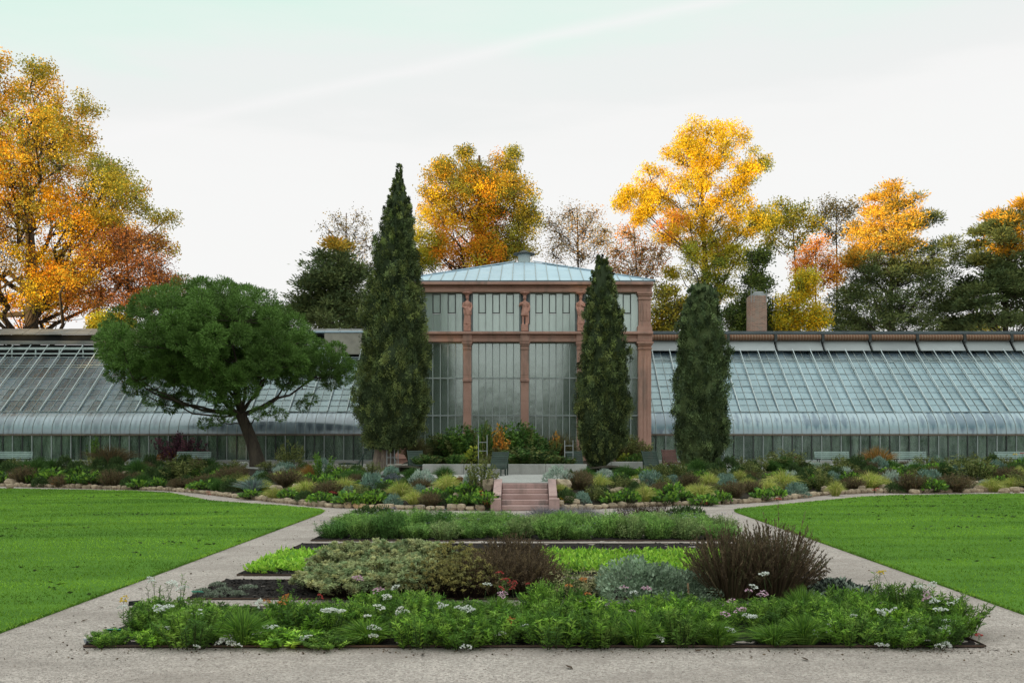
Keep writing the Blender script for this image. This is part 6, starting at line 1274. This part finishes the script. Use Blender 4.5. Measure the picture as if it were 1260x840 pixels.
# the feathery back row
fe = bake([g_leafy(s, 130, .54, .46, [(.19, .325, .075), (.14, .26, .06), (.26, .40, .10), (.18, .29, .09)], 44, .085, .012, low=.05, upw=.4) for s in (151, 152, 153, 154)], 'feathery_plant')
fe += bake([g_leafy(s, 120, .54, .46, [(.24, .33, .11), (.17, .25, .09), (.30, .36, .15)], 40, .085, .012, low=.05, upw=.4) for s in (155, 156)] + [g_leafy(157, 110, .54, .46, [(.11, .22, .055), (.085, .18, .045), (.14, .26, .07)], 44, .085, .013, low=.05, upw=.4)], 'feathery_plant')
ff = [flower_mesh(8, 9, .028, [(.34, .30, .48), (.42, .38, .55)], .12)]
for row, (y, n) in enumerate(((24.6, 15), (25.8, 15), (27.0, 14), (28.2, 14))):
    for i in range(n):
        x = -4.75 + (i + .5 * (row % 2)) * 9.8 / (n - .5) + random.uniform(-.16, .16)
        if row == 3 and -.4 < x < 4.6: continue
        zz_ = random.uniform(.62, 1.28) * (.8 if row > 1 else 1)
        o = bedplant('feathery_plant', random.choice(fe), x, y + random.uniform(-.25, .25), random.uniform(.85, 1.2), zz_, 'feathery green clump in the back row, %s rank, %s from the left' % (('front', 'second', 'third', 'rear')[row], ORD[i]), 'feathery clumps in the back row')
        for q in range(random.choice((0, 2, 4, 6))):
            f = obj('flower', ff[0], o); f.matrix_local = Matrix.Translation((random.uniform(-.4, .4), random.uniform(-.5, .2), random.uniform(.45, .62)))
lv_ = bake([g_tuft(161, 700, .5, .6, [(.22, .2, .22), (.16, .16, .17), (.27, .25, .26)], .010, .3, .9)], 'lavender')
for i, (px, lb) in enumerate(((668, 'faded grey lavender, left of three before the steps'), (694, 'faded grey lavender, middle of three before the steps'), (720, 'faded grey lavender, right of three before the steps'))): bedplant('lavender', lv_[0], M_(px - CX, 28.4), 28.4, 1.0, 1.25, lb, 'faded lavender before the steps')
bm_ = bake([g_mound(162, 2600, .8, .42, [(.055, .035, .025), (.04, .028, .02), (.075, .05, .03)], .07, .014, .5)], 'brown_mat')
for px, lb in ((776, 'dark brown matted shrub behind the back row, left one'), (804, 'dark brown matted shrub behind the back row, right one')): bedplant('brown_mat', bm_[0], M_(px - CX, 28.5), 28.5, .72, 1.35, lb, 'dark brown mats behind the back row')
dkm = KIND['dark'][0]
for px, lb in ((450, 'low dark green mound behind the left of the back row'), (468, 'low dark green mound, second behind the left of the back row'), (838, 'low dark green mound behind the right of the back row'), (852, 'low dark green mound at the right end of the back row')): bedplant('dark_mound', dkm[0], M_(px - CX, 28.9), 28.9, 1.05, 1.0, lb, 'low dark mounds behind the back row')
# ------------------------------------------------------------------ labels, stakes and fallen leaves
def marker(px, py, label, m, w=.14, tilt=.7, rz=0.0, h=.16):
    b = hit(px, py); t = thing('plant_label', label, 'plant label', b, rz, 'plant labels in the beds')
    bar('stem', (0, 0, 0), (0, 0, h), .012, .012, MT['iron'], t); o = obj('plate', cube(MT[m]), t); o.matrix_local = Matrix.Translation((0, 0, h)) @ Matrix.Rotation(tilt, 4, 'X') @ Matrix.Diagonal((w, .008, .07, 1))
marker(141, 791, 'small green plant label at the left end of the front row', 'labelgreen', .16, 1.1); marker(165, 756, 'black plant label tilted beside the tuft at the left end', 'labeldark', .15, .3, .6, .16); marker(243, 741, 'green plant label on the dark soil by the grey mats', 'labelgreen', .17, 1.1)
marker(107, 794, 'tiny white tag at the left corner of the front row', 'labelwhite', .07, .6, 0, .05); marker(222, 741, 'tiny white tag left of the green label', 'labelwhite', .07, .6, 0, .06); marker(1055, 742, 'tiny white tag right of the blackish cushion', 'labelwhite', .06, .5, 0, .08)
def stake(px, py, h, label, m='stakewood', w=.035):
    b = hit(px, py); mb = MB(); mb.tube([(0, 0, -.05), (.004, 0, h * .5), (0, .01, h)], [w / 2, w / 2, w / 2.4], 6); tag(obj('wooden_stake', mb.build('wooden_stake', MT[m]), None, b, (random.uniform(-.05, .05), random.uniform(-.08, .08), 0)), label, 'stake', 'wooden stakes')
stake(847, 742, .30, 'short pale wooden stake beside the right silvery mound'); stake(1002, 742, .20, 'short grey stake right of the wiry shrubs', 'steel'); stake(870, 722, .75, 'tall thin wooden stake among the wiry shrubs'); stake(534, 740, .16, 'short stub of a stake before the olive-brown spurge')
fl = [stone_mesh(50, 1, 1, 1)]
mb = MB(); mb.add([(-.05, 0, .004), (-.01, -.02, .012), (.05, 0, .02), (-.01, .022, .016)], [[0, 1, 2, 3]], (.06, .035, .02)); mb.add([(.05, 0, .02), (.075, .004, .03), (.052, .003, .021)], [[0, 1, 2]], (.06, .035, .02)); lf = mb.build('fallen_leaf', MT['leaf'])
for px, py in ((124, 748), (104, 764), (172, 725), (272, 687), (316, 681), (373, 804), (1090, 745), (520, 806), (860, 802), (1200, 735), (1225, 800), (330, 660), (340, 650), (1170, 757), (60, 806), (990, 812), (700, 822), (1020, 690), (235, 706), (150, 790)):
    b = hit(px, py, 5); tag(obj('fallen_leaf', lf, None, b, (0, 0, random.uniform(0, 6.28)), (random.uniform(.8, 1.5),) * 3), 'dry brown leaf fallen on the gravel path', 'leaf', 'fallen leaves on the gravel')
